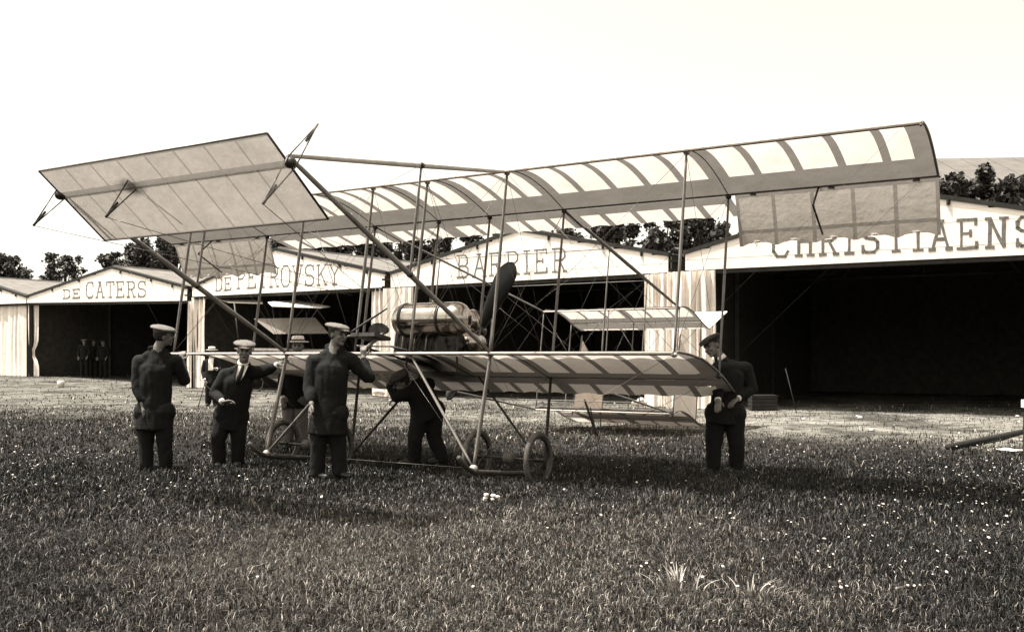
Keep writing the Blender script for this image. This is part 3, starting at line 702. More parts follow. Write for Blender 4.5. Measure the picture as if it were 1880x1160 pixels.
# struts, spars joints
def strut(p, q, r=.021, name='strut', m='wood', par=plane):
    mid = (p+q)/2; bm = bmesh.new(); tube(bm, [p, p+(q-p)*.1, mid, q+(p-q)*.1, q], [r*.75, r*.9, r*1.12, r*.9, r*.75], 8, side=B_, flat=.62)
    return bobj(name, bm, M[m], par, smooth=True)
for s in (-s3, -s2, -s1, s1, s2, s3):
    strut(W(s, 0, 0.0), W(s, 0, G)); strut(W(s, Cc, -.05), W(s, Cc, G))
    for b, u in ((0, 0), (0, G), (Cc, .0), (Cc, G)):
        bm = bmesh.new(); ellipsoid(bm, W(s, b, u-.015), .033, .033, .026, u=8, v=6); bobj('strut_fitting', bm, M['fitting' if (b == 0) else 'steel'], plane, smooth=True)
def wire(p, q, r=.0021, par=plane): rod('bracing_wire', p, q, r, M['wire'], par, n=5)
ST = [-s3, -s2, -s1, s1, s2, s3]
for a, c in zip(ST, ST[1:]):
    if a == -s1: continue
    for b in (0, Cc):
        wire(W(a, b, .02), W(c, b, G-.02)); wire(W(a, b, G-.02), W(c, b, .02))
for s in ST: wire(W(s, 0, .02), W(s, Cc, G-.02)); wire(W(s, Cc, .02), W(s, 0, G-.02))
for sg in (-1, 1):
    for b in (0, Cc): wire(W(sg*s3, b, .02), W(sg*(s4-.15), b, G-.01), .0011)
    wire(W(sg*s2, 0, -1.15), W(sg*s3, 0, -.01)); wire(W(sg*s2, Cc, -1.08), W(sg*s3, Cc, -.01))
# elevator outriggers
EB, EU, ES = -3.098, 1.0, 1.372
for sg in (-1, 1):
    E0 = W(sg*ES, EB, EU)
    strut(E0, W(sg*s2, 0, G), .024, 'boom', 'lead'); strut(E0, W(sg*s2, 0, 0), .028, 'boom')  # upper boom takes 'lead', the paler colour that stands for sunlight
    f_ = (EB+1.46)/EB
    pu = W(sg*(ES+(s2-ES)*f_), -1.46, EU+(G-EU)*f_); pd = W(sg*(ES+(s2-ES)*f_), -1.46, EU*(1-f_))
    strut(pu, pd, .016, 'boom_strut')
    wire(pu, W(sg*s2, 0, 0)); wire(pd, W(sg*s2, 0, G)); wire(pu, W(sg*s1, 0, 0)); wire(E0, pd)
    for p in (pu, pd): 
        bm = bmesh.new(); ellipsoid(bm, p, .035, .035, .03, u=8, v=6); bobj('strut_fitting', bm, M['steel'], plane, smooth=True)
wire(W(-ES, -1.46, .5), W(ES, -1.46, 1.5)); wire(W(ES, -1.46, .5), W(-ES, -1.46, 1.5))
# elevator surface
def elevator():
    LE = (-3.355, 1.075); TE = (-2.60, .645); sw = 1.40
    db = TE[0]-LE[0]; du = TE[1]-LE[1]; nrm = (-du, db)
    def sf(name, x0, x1, t0, t1, m, par, ns=1, nt=6, off=0.0):
        bm = bmesh.new(); rows = []
        for i in range(ns+1):
            s = x0+(x1-x0)*i/ns; row = []
            for j in range(nt+1):
                t_ = t0+(t1-t0)*j/nt; h = .018*math.sin(math.pi*t_)*off
                row.append(bm.verts.new(W(s, LE[0]+db*t_+nrm[0]*h, LE[1]+du*t_+nrm[1]*h)))
            rows.append(row)
        for r0, r1 in zip(rows, rows[1:]):
            for j in range(nt): bm.faces.new((r0[j], r0[j+1], r1[j+1], r1[j]))
        return bobj(name, bm, m, par, smooth=True)
    root = sf('elevator', -sw, sw, 0, .03, M['elevrib'], plane, 20, 2); root['label'] = 'front elevator of plain grey fabric tilted nose up'
    st = lin(-sw, sw, 8)
    for s in st:
        w_ = .010; sf('rib_pocket', max(s-w_, -sw), min(s+w_, sw), .03, .98, M['elevrib'], root)
    for a, c in zip(st, st[1:]):
        p0, p1 = a+.010, c-.010
        sf('fabric_panel', p0, p1, .03, .30, M['elev'], root, 3); sf('spar_band', p0, p1, .30, .36, M['elevrib'], root, 2, 2); sf('fabric_panel', p0, p1, .36, .98, M['elev'], root, 3)
    sf('trailing_band', -sw, sw, .98, 1.0, M['elevrib'], root, 20, 1)
    for t_ in (0, 1):
        rod('edge_batten', W(-sw, LE[0]+db*t_, LE[1]+du*t_), W(sw, LE[0]+db*t_, LE[1]+du*t_), .008, M['wood'], root, n=6)
    for s in (-sw, sw): rod('end_batten', W(s, LE[0], LE[1]), W(s, TE[0], TE[1]), .010, M['darkwood'], root, n=6)
    pv = .33; PV = lambda s: W(s, LE[0]+db*pv, LE[1]+du*pv)
    nb0 = Vector(W(0, nrm[0], nrm[1])-W(0, 0, 0)).normalized()*.03
    rod('pivot_spar', PV(-sw-.05)+nb0, PV(sw+.05)+nb0, .007, M['darkwood'], root)
    # oil stain round the middle control horn
    sm = bpy.data.materials.new('oil_stain'); sm.use_nodes = True; t_ = sm.node_tree; t_.nodes.clear()
    o_ = t_.nodes.new('ShaderNodeOutputMaterial'); mx_ = t_.nodes.new('ShaderNodeMixShader'); tp_ = t_.nodes.new('ShaderNodeBsdfTransparent'); df_ = t_.nodes.new('ShaderNodeBsdfDiffuse'); df_.inputs[0].default_value = (.03, .025, .02, 1)
    uv_ = t_.nodes.new('ShaderNodeTexCoord'); mp_ = t_.nodes.new('ShaderNodeMapping'); mp_.inputs['Location'].default_value = (-.5, -.5, -.5); gr_ = t_.nodes.new('ShaderNodeVectorMath'); gr_.operation = 'LENGTH'
    ns_ = t_.nodes.new('ShaderNodeTexNoise'); ns_.inputs['Scale'].default_value = 5; ns_.inputs['Detail'].default_value = 5
    ma_ = t_.nodes.new('ShaderNodeMath'); ma_.operation = 'MULTIPLY_ADD'; ma_.inputs[1].default_value = .45; mr_ = t_.nodes.new('ShaderNodeMapRange'); mr_.inputs[1].default_value = .30; mr_.inputs[2].default_value = .62; mr_.inputs[3].default_value = .75; mr_.inputs[4].default_value = 0
    t_.links.new(uv_.outputs['Generated'], mp_.inputs[0]); t_.links.new(mp_.outputs[0], gr_.inputs[0]); t_.links.new(uv_.outputs['Generated'], ns_.inputs[0]); t_.links.new(ns_.outputs[0], ma_.inputs[0]); t_.links.new(gr_.outputs['Value'], ma_.inputs[2])
    t_.links.new(ma_.outputs[0], mr_.inputs[0]); t_.links.new(mr_.outputs[0], mx_.inputs[0]); t_.links.new(tp_.outputs[0], mx_.inputs[1]); t_.links.new(df_.outputs[0], mx_.inputs[2]); t_.links.new(mx_.outputs[0], o_.inputs[0])
    bm = bmesh.new(); qs = []
    for (ds, t0) in ((-.30, .10), (.22, .10), (.22, .62), (-.30, .62)): qs.append(bm.verts.new(W(-.40+ds, LE[0]+db*t0+.006*du/abs(du)*0+nrm[0]*-.008, LE[1]+du*t0-nrm[1]*.008)))
    bm.faces.new(qs); bobj('oil_stain', bm, sm, root)
    # horns above and below the surface
    nb = Vector(W(0, nrm[0], nrm[1])-W(0, 0, 0)).normalized()
    for s, hl in ((-sw-.03, .40), (-.42, .40), (sw+.03, .46)):
        for sg in (-1, 1):
            tip = PV(s)+nb*sg*hl
            for o_ in (-.05, .05): rod('horn_stay', PV(s)+S_*0+(W(0, db*o_, du*o_)-W(0, 0, 0))*1.2, tip, .006, M['wood' if s > 0 else 'steel'], root, n=5)
            rod('control_horn', PV(s)+nb*sg*hl*.55, tip, .011, M['wood' if s > 0 else 'steel'], root, n=6)
        wire(PV(s)-nb*hl, W(.15, -.5, .55) if s != -sw-.03 else W(-.1, -.5, .55), .003)
    for sg in (-1, 1):
        bm = bmesh.new(); ellipsoid(bm, PV(sg*(sw+.02)), .05, .05, .045, u=10, v=8); bobj('pivot_bearing', bm, M['steel'], root, smooth=True)
elevator()

# tail booms and tail
TB = 5.86; TG = 1.71; TU = .04; ts = 1.24
def tb(sg, b, top):
    q = (b-Cc)/(TB-Cc); s = sg*(s2+(ts-s2)*q); u = (G+(TU+TG-G)*q) if top else (0+(TU)*q); return W(s, b, u)
for sg in (-1, 1):
    strut(tb(sg, Cc, 1), tb(sg, TB, 1), .023, 'tail_boom'); strut(tb(sg, Cc, 0), tb(sg, TB, 0), .023, 'tail_boom')
    bb = [Cc, 2.8, 4.3, TB]
    for b in bb[1:3]: strut(tb(sg, b, 1), tb(sg, b, 0), .014, 'boom_strut')
    for b0, b1 in zip(bb, bb[1:]): wire(tb(sg, b0, 1), tb(sg, b1, 0), .0015); wire(tb(sg, b0, 0), tb(sg, b1, 1), .0015)
for b in (2.8, 4.3):
    for tp_ in (0, 1): strut(tb(-1, b, tp_), tb(1, b, tp_), .010, 'cross_tube')
    wire(tb(-1, b, 0), tb(1, b, 1), .0014); wire(tb(-1, b, 1), tb(1, b, 0), .0014)
tst = lin(-ts, ts, 6); CH = .80
for u0, nm in ((TU+TG, 'upper_tailplane'), (TU, 'lower_tailplane')):
    wing(tst, u0, nm, chord=CH, b0=TB, wide=(0.0,), bmain=((.12, 1.10, 1.80, 1.90) if nm[0] == 'u' else (.12, 1.05, 1.5, 1.90)), rw=.028, ww=.08, sc_t=.02)
for s in (-ts, 0, ts):
    for b in (TB, TB+1.08): strut(W(s, b, TU), W(s, b, TU+TG), .015, 'tail_strut')
for a, c in ((-ts, 0), (0, ts)):
    for b in (TB, TB+1.08): wire(W(a, b, TU), W(c, b, TU+TG)); wire(W(a, b, TU+TG), W(c, b, TU))
# raised flap behind the upper tailplane
bm = bmesh.new(); fb = TB+1.90*CH
pts = [W(-ts, fb+.01, TU+TG-.035), W(ts, fb+.01, TU+TG-.035), W(ts+.02, fb+.90, TU+TG+.45), W(-ts, fb+.80, TU+TG+.40)]
prism(bm, pts, U_*.015); bobj('tail_flap', bm, M['sail'], plane)
# twin rudders
for s in (-.93, .93):
    bm = bmesh.new(); prism(bm, [W(s, q, u) for q, u in ((6.62, .12), (7.82, .16), (7.82, .95), (7.3, 1.12), (6.78, 1.42))], S_*.02)
    r_ = bobj('rudder', bm, M['sail'], plane)
    rod('rudder_post', W(s+.01, 6.62, .04), W(s+.01, 6.78, 1.5), .012, M['wood'], r_)
# tail skid
for s in (-.02,):
    strut(W(s, 5.22, .16), W(s, 5.93, -.50), .028, 'tail_skid', 'darkwood'); strut(W(s, 5.45, .06), W(s, 5.75, -.32), .016, 'skid_brace', 'darkwood')
    strut(W(s, 5.86, .04), W(s, 5.93, -.42), .014, 'skid_brace', 'darkwood')
# undercarriage
for sg in (-1, 1):
    A = W(sg*s2, -.13, -1.19); Bk = W(sg*s2, Cc+.02, -1.10)
    strut(W(sg*s2, 0, 0), A, .026, 'undercarriage_leg'); strut(W(sg*s2, Cc, 0), Bk, .024, 'undercarriage_leg', 'darkwood')
    strut(W(sg*s1, 0, 0), A, .020, 'undercarriage_brace'); strut(W(sg*s1, Cc, 0), Bk, .020, 'undercarriage_brace', 'darkwood')
    pts = [W(sg*s2, b, u) for b, u in ((-.42, -1.10), (-.33, -1.165), (-.22, -1.205), (-.1, -1.225), (.5, -1.20), (1.0, -1.17), (1.5, -1.12), (1.9, -1.06))]
    bm = bmesh.new(); tube(bm, pts, .026, 8); bobj('skid', bm, M['darkwood'], plane, smooth=True)
    bm = bmesh.new(); ellipsoid(bm, A, .045, .045, .04, u=8, v=6); bobj('skid_fitting', bm, M['fitting'], plane, smooth=True)
    wire(A, W(sg*s2, Cc, 0)); wire(Bk, W(sg*s2, 0, 0)); wire(A, W(sg*.2, 0, 0)); wire(A, W(sg*s1, 0, 0)+U_*0)
    # axle, wheels
    wb = .55; wu = -1.035
    rod('axle', W(sg*.92, wb+.05, wu+.01), W(sg*1.86, wb-.03, wu-.01), .016, M['steel'], plane)
    rod('shock_cord', W(sg*(s2-.05), wb, wu), W(sg*(s2+.07), wb, wu), .06, M['rubber'], plane, n=12)
    for s, b in ((1.0, .59), (1.80, .51)):
        c = W(sg*s, b, wu); R = .262; ax = S_
        e1 = B_; e2 = U_
        bm = bmesh.new(); n = 40; m = 10; rings = []
        for i in range(n):
            th = 6.2832*i/n; d = e1*math.cos(th)+e2*math.sin(th); cc = c+d*R
            rings.append([bm.verts.new(cc+(d*math.cos(6.2832*j/m)+ax*math.sin(6.2832*j/m))*.030) for j in range(m)])
        for i in range(n):
            a, b2 = rings[i], rings[(i+1) % n]
            for j in range(m): bm.faces.new((a[j], a[(j+1) % m], b2[(j+1) % m], b2[j]))
        wh = bobj('wheel', bm, M['rubber'], plane, smooth=True)
        bm = bmesh.new(); rings = []
        for i in range(n):
            th = 6.2832*i/n; d = e1*math.cos(th)+e2*math.sin(th)
            rings.append([bm.verts.new(c+d*(R-.028-.012*(j//2))+ax*(.014 if j in (0, 3) else -.014)) for j in range(4)])
        for i in range(n):
            a, b2 = rings[i], rings[(i+1) % n]
            for j in range(4): bm.faces.new((a[j], a[(j+1) % 4], b2[(j+1) % 4], b2[j]))
        bobj('rim', bm, M['steel'], wh, smooth=True)
        rod('hub', c-ax*.06, c+ax*.06, .022, M['steel'], wh, n=10)
        for i in range(18):
            th = 6.2832*i/18; d = e1*math.cos(th)+e2*math.sin(th); rod('spoke', c+ax*(.045 if i % 2 else -.045), c+d*(R-.035), .0022, M['wire'], wh, n=4)
wire(W(-s2, -.13, -1.19), W(s2, -.13, -1.19), .004); wire(W(-s2, Cc, -1.10), W(s2, Cc, -1.10), .004)
# engine, tank, seat, controls
eng = rod('engine', W(-.05, .75, .13), W(-.05, 1.75, .16), .13, M['engine'], plane, n=12)
for k_ in range(4):
    b = .85+.24*k_
    rod('cylinder', W(-.05, b, .2), W(-.05, b, .46), .075, M['engine'], eng, n=14)
    rod('cylinder', W(.16, b, .12), W(.30, b, .32), .06, M['engine'], eng, n=12)
    rod('exhaust_pipe', W(.02, b, .42), W(.14, b+.02, .48), .022, M['steel'], eng)
    bm = bmesh.new(); ellipsoid(bm, W(-.22, b, .30), .035, .035, .05); bobj('valve_cap', bm, M['fitting'], eng, smooth=True)
for s in (-.24, .2):
    strut(W(s, -.1, .06), W(s, Cc+.15, .06), .028, 'engine_bearer', 'darkwood')
bm = bmesh.new(); box(bm, W(-.02, 1.5, .30), (.42, .35, .30), ROT); bobj('crankcase', bm, M['engine'], eng)
bm = bmesh.new(); box(bm, W(-.02, 1.0, .27), (.62, .75, .30), ROT); bobj('engine_block', bm, M['engine'], eng)
for k_ in range(7):
    rod('inlet_pipe', W(-.34+.02*(k_ % 2), .66+.12*k_, .16), W(-.36, .70+.12*k_, .40), .013, M['fitting' if k_ % 3 == 0 else 'steel'], eng, n=6)
    rod('push_rod', W(-.28+.085*k_, .60, .14), W(-.28+.085*k_, .61, .42), .009, M['fitting' if k_ % 2 else 'steel'], eng, n=6)
rod('water_pipe', W(-.36, .62, .44), W(.30, .60, .42), .018, M['steel'], eng)
rod('radiator_drum', W(.30, 1.15, .35), W(.30, 1.45, .35), .14, M['brass'], eng, n=20)
rod('magneto', W(-.30, .72, .25), W(-.30, .72, .40), .06, M['fitting'], eng, n=12)
# polished tank: rounded cylinder lying across the machine
A = at(738, 588, 10.85); Bq = at(848, 585, 10.45); dr = (Bq-A).normalized(); Rr = .195
bm = bmesh.new(); pts = []; rs = []
for k_ in range(9): a_ = math.pi/2*k_/8; pts.append(A+dr*(.13-.17*math.cos(a_)-.04)); rs.append(max(.003, Rr*math.sin(a_)**.55))
for k_ in range(1, 8): pts.append(A.lerp(Bq, k_/8)); rs.append(Rr)
for k_ in range(8, -1, -1): a_ = math.pi/2*k_/8; pts.append(Bq-dr*(.13-.17*math.cos(a_)-.04)); rs.append(max(.003, Rr*math.sin(a_)**.55))
tube(bm, pts, rs, 32); tank = bobj('fuel_tank', bm, M['brass'], plane, smooth=True); tank['label'] = 'polished brass tank with rounded ends and two dark straps'
for f_ in (.10, .72):
    bm = bmesh.new(); c = A.lerp(Bq, f_); tube(bm, [c-dr*.02, c+dr*.02], Rr+.006, 32); bobj('tank_strap', bm, M['engine'], tank, smooth=True)
rod('filler_cap', A.lerp(Bq, .55)+Vector((0, 0, Rr-.01)), A.lerp(Bq, .55)+Vector((0, 0, Rr+.03)), .03, M['brass'], tank, n=14)
for f_ in (.08, .92):
    c = A.lerp(Bq, f_); strut(c-Vector((0, 0, Rr-.02)), Vector((c.x, c.y, c.z-.62)), .014, 'tank_leg', 'darkwood', tank)
hb = at(868, 590, 11.3); bm = bmesh.new(); ellipsoid(bm, hb, .10, .13, .15); bobj('gear_housing', bm, M['brass'], eng, smooth=True)
# propeller
HUB = W(.02, 1.92, .62); pd = (W(.40, 1.92, 1.47)-HUB).normalized(); pax = B_; psd = pd.cross(pax).normalized()
pr = empty('propeller_hub_axis', HUB) if False else None
bm = bmesh.new()
for sg in (1, -1):
    rings = []; m = 30; L = .99
    for i in range(m+1):
        q = i/m; wd = .045+.085*math.sin(min(1, q*1.08)*math.pi*.62)**1.2
        if q > .80: wd *= math.sqrt(max(0.003, 1-((q-.80)/.20)**2))
        th = .028*(1-q)+.008; tw = math.radians(62-46*q)*1; c = HUB+pd*sg*L*q*1.0
        x = psd*sg*math.cos(tw)-pax*math.sin(tw); y = x.cross(pd*sg).normalized()
        rings.append([bm.verts.new(c+x*wd*math.cos(6.2832*k_/12)+y*th*math.sin(6.2832*k_/12)) for k_ in range(12)])
    for a, b in zip(rings, rings[1:]):
        for k_ in range(12): bm.faces.new((a[k_], a[(k_+1) % 12], b[(k_+1) % 12], b[k_]))
    bm.faces.new(rings[0]); bm.faces.new(rings[-1])
prop = bobj('propeller', bm, M['prop'], plane, smooth=True); prop['label'] = 'dark two bladed wooden propeller standing nearly upright'
rod('propeller_hub', HUB-pax*.08, HUB+pax*.06, .075, M['steel'], prop, n=16)
rod('propeller_shaft', HUB-pax*.9, HUB-pax*.05, .025, M['steel'], eng)
for q in (W(.0, 1.3, .62), W(0, 1.75, .62)): strut(q, Vector(q)-U_*.5, .018, 'shaft_bearing_post', 'darkwood', eng)
# seat, levers
sc_ = at(694, 606, 10.55)
bm = bmesh.new(); R3 = ROT
n = 16; rim = [sc_+R3 @ Vector((.14*math.cos(6.2832*i/n), 0, .0))*1+Vector((0, 0, .085*math.sin(6.2832*i/n)*(1 if math.sin(6.2832*i/n) > 0 else .6))) for i in range(n)]
prism(bm, rim, B_*.03); st_ = bobj('seat_back', bm, M['engine'], plane)
bm = bmesh.new(); box(bm, sc_-Vector((0, 0, .10))-B_*.13, (.34, .30, .04), ROT); bobj('seat_cushion', bm, M['darkwood'], st_)
strut(at(644, 610, 10.3), at(711, 566, 10.6), .014, 'control_lever', 'darkwood'); strut(at(664, 646, 10.15), at(712, 605, 10.6), .022, 'control_lever')
strut(at(638, 617, 10.4), at(708, 617, 10.7), .020, 'seat_rail', 'wood')
strut(at(655, 635, 10.5), at(720, 636, 10.9), .012, 'seat_rail', 'fitting')

# ------------------------------------------------------------------ people
def hand(bm, wrist, dirv, pn, curl=.5, thumb=1, sc_h=1.0):
    d = dirv.normalized(); pn = (pn-pn.dot(d)*d).normalized(); sd = d.cross(pn)
    w_ = .042*sc_h; palm = wrist+d*.045*sc_h
    capsule(bm, wrist+d*.01, wrist+d*.075*sc_h, .030*sc_h, .038*sc_h, side=sd, flat=.5, n=10)
    for i in range(4):
        o = sd*(i-1.5)*.0205*sc_h; L = (.032, .036, .034, .027)[i]*sc_h; p = wrist+d*.085*sc_h+o; a = curl*.35; r = .0092*sc_h
        for k_ in range(3):
            dd = d*math.cos(a)+pn*math.sin(a); q = p+dd*L*(1-.18*k_); capsule(bm, p, q, r, r*.92, n=8); p = q; r *= .92; a += curl*(.9+.2*i*.3)
    p = wrist+d*.025*sc_h+sd*thumb*.034*sc_h; a = .7
    for k_ in range(2):
        dd = (d*math.cos(a)+sd*thumb*math.sin(a)*.9+pn*.35*curl).normalized(); q = p+dd*.034*sc_h; capsule(bm, p, q, .011*sc_h, .0095*sc_h, n=8); p = q; a -= .5
def person(J, label, face, hat='cap', jacket='suit', trousers='suit2', hatmat='cap', lod=1.0, shirt=True, tie=True, thick=1.0, hem=.10, wrinkle=.015, open_coat=False, hatdir=None, group=None):
    """J: head, neck, chest, hipL, hipR, shL, shR, elL, elR, haL, haR, knL, knR, ftL, ftR (world)"""
    face = face.normalized(); up_ = (J['head']-J['neck']).normalized()
    side = (J['shR']-J['shL']).normalized(); pel = (J['hipL']+J['hipR'])/2
    base = (J['ftL']+J['ftR'])/2; base.z = gz1(base.x, base.y)
    fx = face.cross(up_).normalized()*-1; fz = (fx.cross(face)).normalized()*1
    if fz.dot(up_) < 0: fz = -fz
    R_ = Matrix((fx, face, fz)).transposed()
    if R_.determinant() < 0: R_ = Matrix((-fx, face, fz)).transposed()
    H = lambda x, y, z: J['head']+R_ @ Vector((x, y, z))
    bm = bmesh.new()
    # head with brow, nose, cheeks, chin, ears
    ellipsoid(bm, H(0, -.005, .025), .074, .093, .095, R_, 20, 14); ellipsoid(bm, H(0, .022, -.04), .060, .068, .072, R_, 16, 12)
    ellipsoid(bm, H(0, .072, -.088), .026, .022, .022, R_); capsule(bm, H(0, .088, .015), H(0, .112, -.022), .009, .015)
    capsule(bm, H(-.04, .080, .032), H(.04, .080, .032), .012, .012)
    for sx in (-1, 1):
        ellipsoid(bm, H(sx*.076, -.005, -.005), .010, .020, .032, R_); ellipsoid(bm, H(sx*.038, .070, -.025), .022, .022, .022, R_)
    capsule(bm, H(-.02, .090, -.058), H(.02, .090, -.058), .009, .009)
    capsule(bm, H(0, -.02, -.06), J['neck'], .053, .058)
    tdir = (J['chest']-pel)
    capsule(bm, pel, J['chest'], .12*thick, .13*thick, side=side, flat=.7); capsule(bm, J['shL'], J['shR'], .055, .055); capsule(bm, J['neck'], J['chest'], .06, .09)
    for k_ in 'LR':
        capsule(bm, J['sh'+k_], J['el'+k_], .045, .038); capsule(bm, J['el'+k_], J['ha'+k_], .038, .027)
        hd = J.get('hd'+k_) or (J['ha'+k_]-J['el'+k_]).normalized(); pn = J.get('pn'+k_) or Vector((0, .2, -1))
        hand(bm, J['ha'+k_], hd, pn, J.get('cu'+k_, .5), 1 if k_ == 'L' else -1)
        capsule(bm, J['hip'+k_], J['kn'+k_], .075, .055); capsule(bm, J['kn'+k_], J['ft'+k_]+Vector((0, 0, .08)), .05, .035)
        f2 = Vector((face.x, face.y, 0)).normalized() if not J.get('toe'+k_) else J['toe'+k_].normalized()
        capsule(bm, J['ft'+k_]+Vector((0, 0, .035)), J['ft'+k_]+f2*.13+Vector((0, 0, .03)), .03, .026)
    body = remesh('person', bm, .0072*lod, M['skin'], None, base, 2)
    tag(body, label, 'person', group)
    # trousers
    bm = bmesh.new(); capsule(bm, J['hipL'], J['hipR'], .125*thick, .125*thick)
    capsule(bm, pel, pel+tdir*.3, .15*thick, .15*thick, side=side, flat=.75)
    for k_ in 'LR':
        a = J['ft'+k_]+Vector((0, 0, .075)); capsule(bm, J['hip'+k_], J['kn'+k_], .11*thick, .082*thick); capsule(bm, J['kn'+k_], a, .080*thick, .072*thick, n=14)
    remesh('trousers', bm, .012*lod, M[trousers], body, smooth_it=3, wrinkle=wrinkle)
    # jacket: torso, skirt below the waist, sleeves
    bm = bmesh.new(); ch = J['chest']; skirt = pel-tdir.normalized()*hem
    capsule(bm, pel, ch, .165*thick, .172*thick, side=side, flat=.72, n=18); tube(bm, [skirt, pel, pel+tdir*.35], [.195*thick, .178*thick, .165*thick], 18, side=side, flat=.75)
    capsule(bm, J['shL'], J['shR'], .078*thick, .078*thick); capsule(bm, J['neck']-up_*.055, ch, .074, .13); capsule(bm, J['neck']-up_*.05, J['shL']-up_*.0, .062, .06); capsule(bm, J['neck']-up_*.05, J['shR'], .062, .06)
    for k_ in 'LR':
        cuff = J['ha'+k_]+(J['el'+k_]-J['ha'+k_]).normalized()*.03
        capsule(bm, J['sh'+k_], J['el'+k_], .076*thick, .062*thick)
        d = (cuff-J['el'+k_]); capsule(bm, J['el'+k_], cuff-d.normalized()*.03, .060*thick, .046*thick)
    rg = [J['neck']-up_*.012+(face*math.cos(q)+side*math.sin(q))*.066-up_*.03*math.cos(q) for q in [k_*math.pi/8 for k_ in range(17)]]
    for a_, b_ in zip(rg, rg[1:]): capsule(bm, a_, b_, .022, .022, n=8)
    remesh('jacket', bm, .011*lod, M[jacket], body, smooth_it=3, wrinkle=wrinkle)
    fc = (face-face.dot(tdir.normalized())*tdir.normalized()).normalized()
    tn = tdir.normalized()
    if shirt:
        bm = bmesh.new(); tube(bm, [J['neck']-up_*.015, J['neck']+up_*.028], [.072, .064], 16); bobj('collar', bm, M['shirt'], body, smooth=True)
        bm = bmesh.new(); lo = ch-tn*(.02 if not open_coat else .26); w0 = .055 if not open_coat else .07
        depth = .172*thick*.72
        q0 = J['neck']-up_*.02+fc*.06; q1 = ch+fc*(depth+.010); q2 = lo+fc*(depth+.006)
        sx = side
        q1 = J['neck'].lerp(ch, .60)+fc*(depth*1.0+.006); q2 = J['neck'].lerp(ch, .98 if not open_coat else 1.6)+fc*(depth+.012)
        vs = [q0-sx*.06, q0+sx*.06, q1+sx*w0*.8, q2+sx*(.012 if not open_coat else .06), q2-sx*(.012 if not open_coat else .06), q1-sx*w0*.8]
        prism(bm, vs, fc*.012); bobj('shirt_front', bm, M['shirt'], body)
        if tie:
            bm = bmesh.new(); qa = J['neck']-up_*.01+fc*.085; qb = ch+fc*(depth+.03); tube(bm, [qa, qa-tn*.03, q1+fc*.018, q2+fc*.016], [.016, .020, .026, .02], 8, side=sx, flat=.4); bobj('necktie', bm, M['eye'], body, smooth=True)
    for k_ in 'LR':
        if shirt:
            d = (J['ha'+k_]-J['el'+k_]).normalized(); bm = bmesh.new(); tube(bm, [J['ha'+k_]-d*.04, J['ha'+k_]-d*.002], [.036, .036], 12); bobj('cuff', bm, M['shirt'], body, smooth=True)
        f2 = Vector((face.x, face.y, 0)).normalized() if not J.get('toe'+k_) else J['toe'+k_].normalized(); ft = J['ft'+k_]
        bm = bmesh.new(); capsule(bm, ft+Vector((0, 0, .05))-f2*.04, ft+f2*.15+Vector((0, 0, .035)), .048, .042, flat=.8); capsule(bm, ft+Vector((0, 0, .05)), ft+Vector((0, 0, .12)), .045, .045)
        remesh('shoe', bm, .009*lod, M['shoe'], body, smooth_it=2)
    # hair
    bm = bmesh.new(); ellipsoid(bm, H(0, -.022, .028), .082, .088, .094, R_, 18, 12); bobj('hair', bm, M['hair'], body, smooth=True)
    for sx in (-1, 1):
        bm = bmesh.new(); ellipsoid(bm, H(sx*.031, .083, .012), .014, .010, .009, R_, 8, 6); bobj('eye', bm, M['eye'], body, smooth=True)
        bm = bmesh.new(); capsule(bm, H(sx*.016, .096, .030), H(sx*.048, .084, .032), .005, .004, n=6); bobj('eyebrow', bm, M['hair'], body, smooth=True)
    bm = bmesh.new(); ellipsoid(bm, H(0, .097, -.058), .024, .006, .007, R_, 10, 6); bobj('mouth', bm, M['eye'], body, smooth=True)
    hd_ = hatdir.normalized() if hatdir is not None else face
    hf = (hd_-hd_.dot(fz)*fz).normalized(); hx = hf.cross(fz).normalized(); RH = Matrix((hx, hf, fz)).transposed(); HH = lambda x, y, z: J['head']+RH @ Vector((x, y, z))
    if hat == 'cap':
        TL = Matrix.Rotation(math.radians(-9), 3, hx); RC = TL @ RH
        bm = bmesh.new(); ellipsoid(bm, HH(.006, -.008, .088), .128, .138, .034, RC, 22, 10); ellipsoid(bm, HH(0, -.012, .066), .092, .102, .034, RH, 20, 10)
        ellipsoid(bm, HH(.03, -.04, .098), .07, .08, .026, RC, 16, 8)
        for k_ in range(7):
            x = -.066+.022*k_; capsule(bm, HH(x, .085-2.4*x*x, .060), HH(x*.8, .148-x*x*7, .044), .009, .006, n=8)
        remesh('flat_cap', bm, .007*lod, M[hatmat], body, smooth_it=3, wrinkle=.006, wscale=20)
    else:
        bm = bmesh.new(); tube(bm, [HH(0, 0, .066), HH(0, 0, .078), HH(0, 0, .082)], [.148, .150, .10], 28); tube(bm, [HH(0, 0, .08), HH(0, 0, .135), HH(0, 0, .155), HH(0, 0, .160)], [.088, .086, .075, .03], 24)
        o = bobj('straw_hat', bm, M['straw'], body, smooth=True)
        bm = bmesh.new(); tube(bm, [HH(0, 0, .084), HH(0, 0, .106)], .092, 24); bobj('hat_band', bm, M['eye'], o, smooth=True)
    return body
def gfoot(u, v, Y):
    p = at(u, v, Y); p.z = gz1(p.x, p.y)+.01; return p
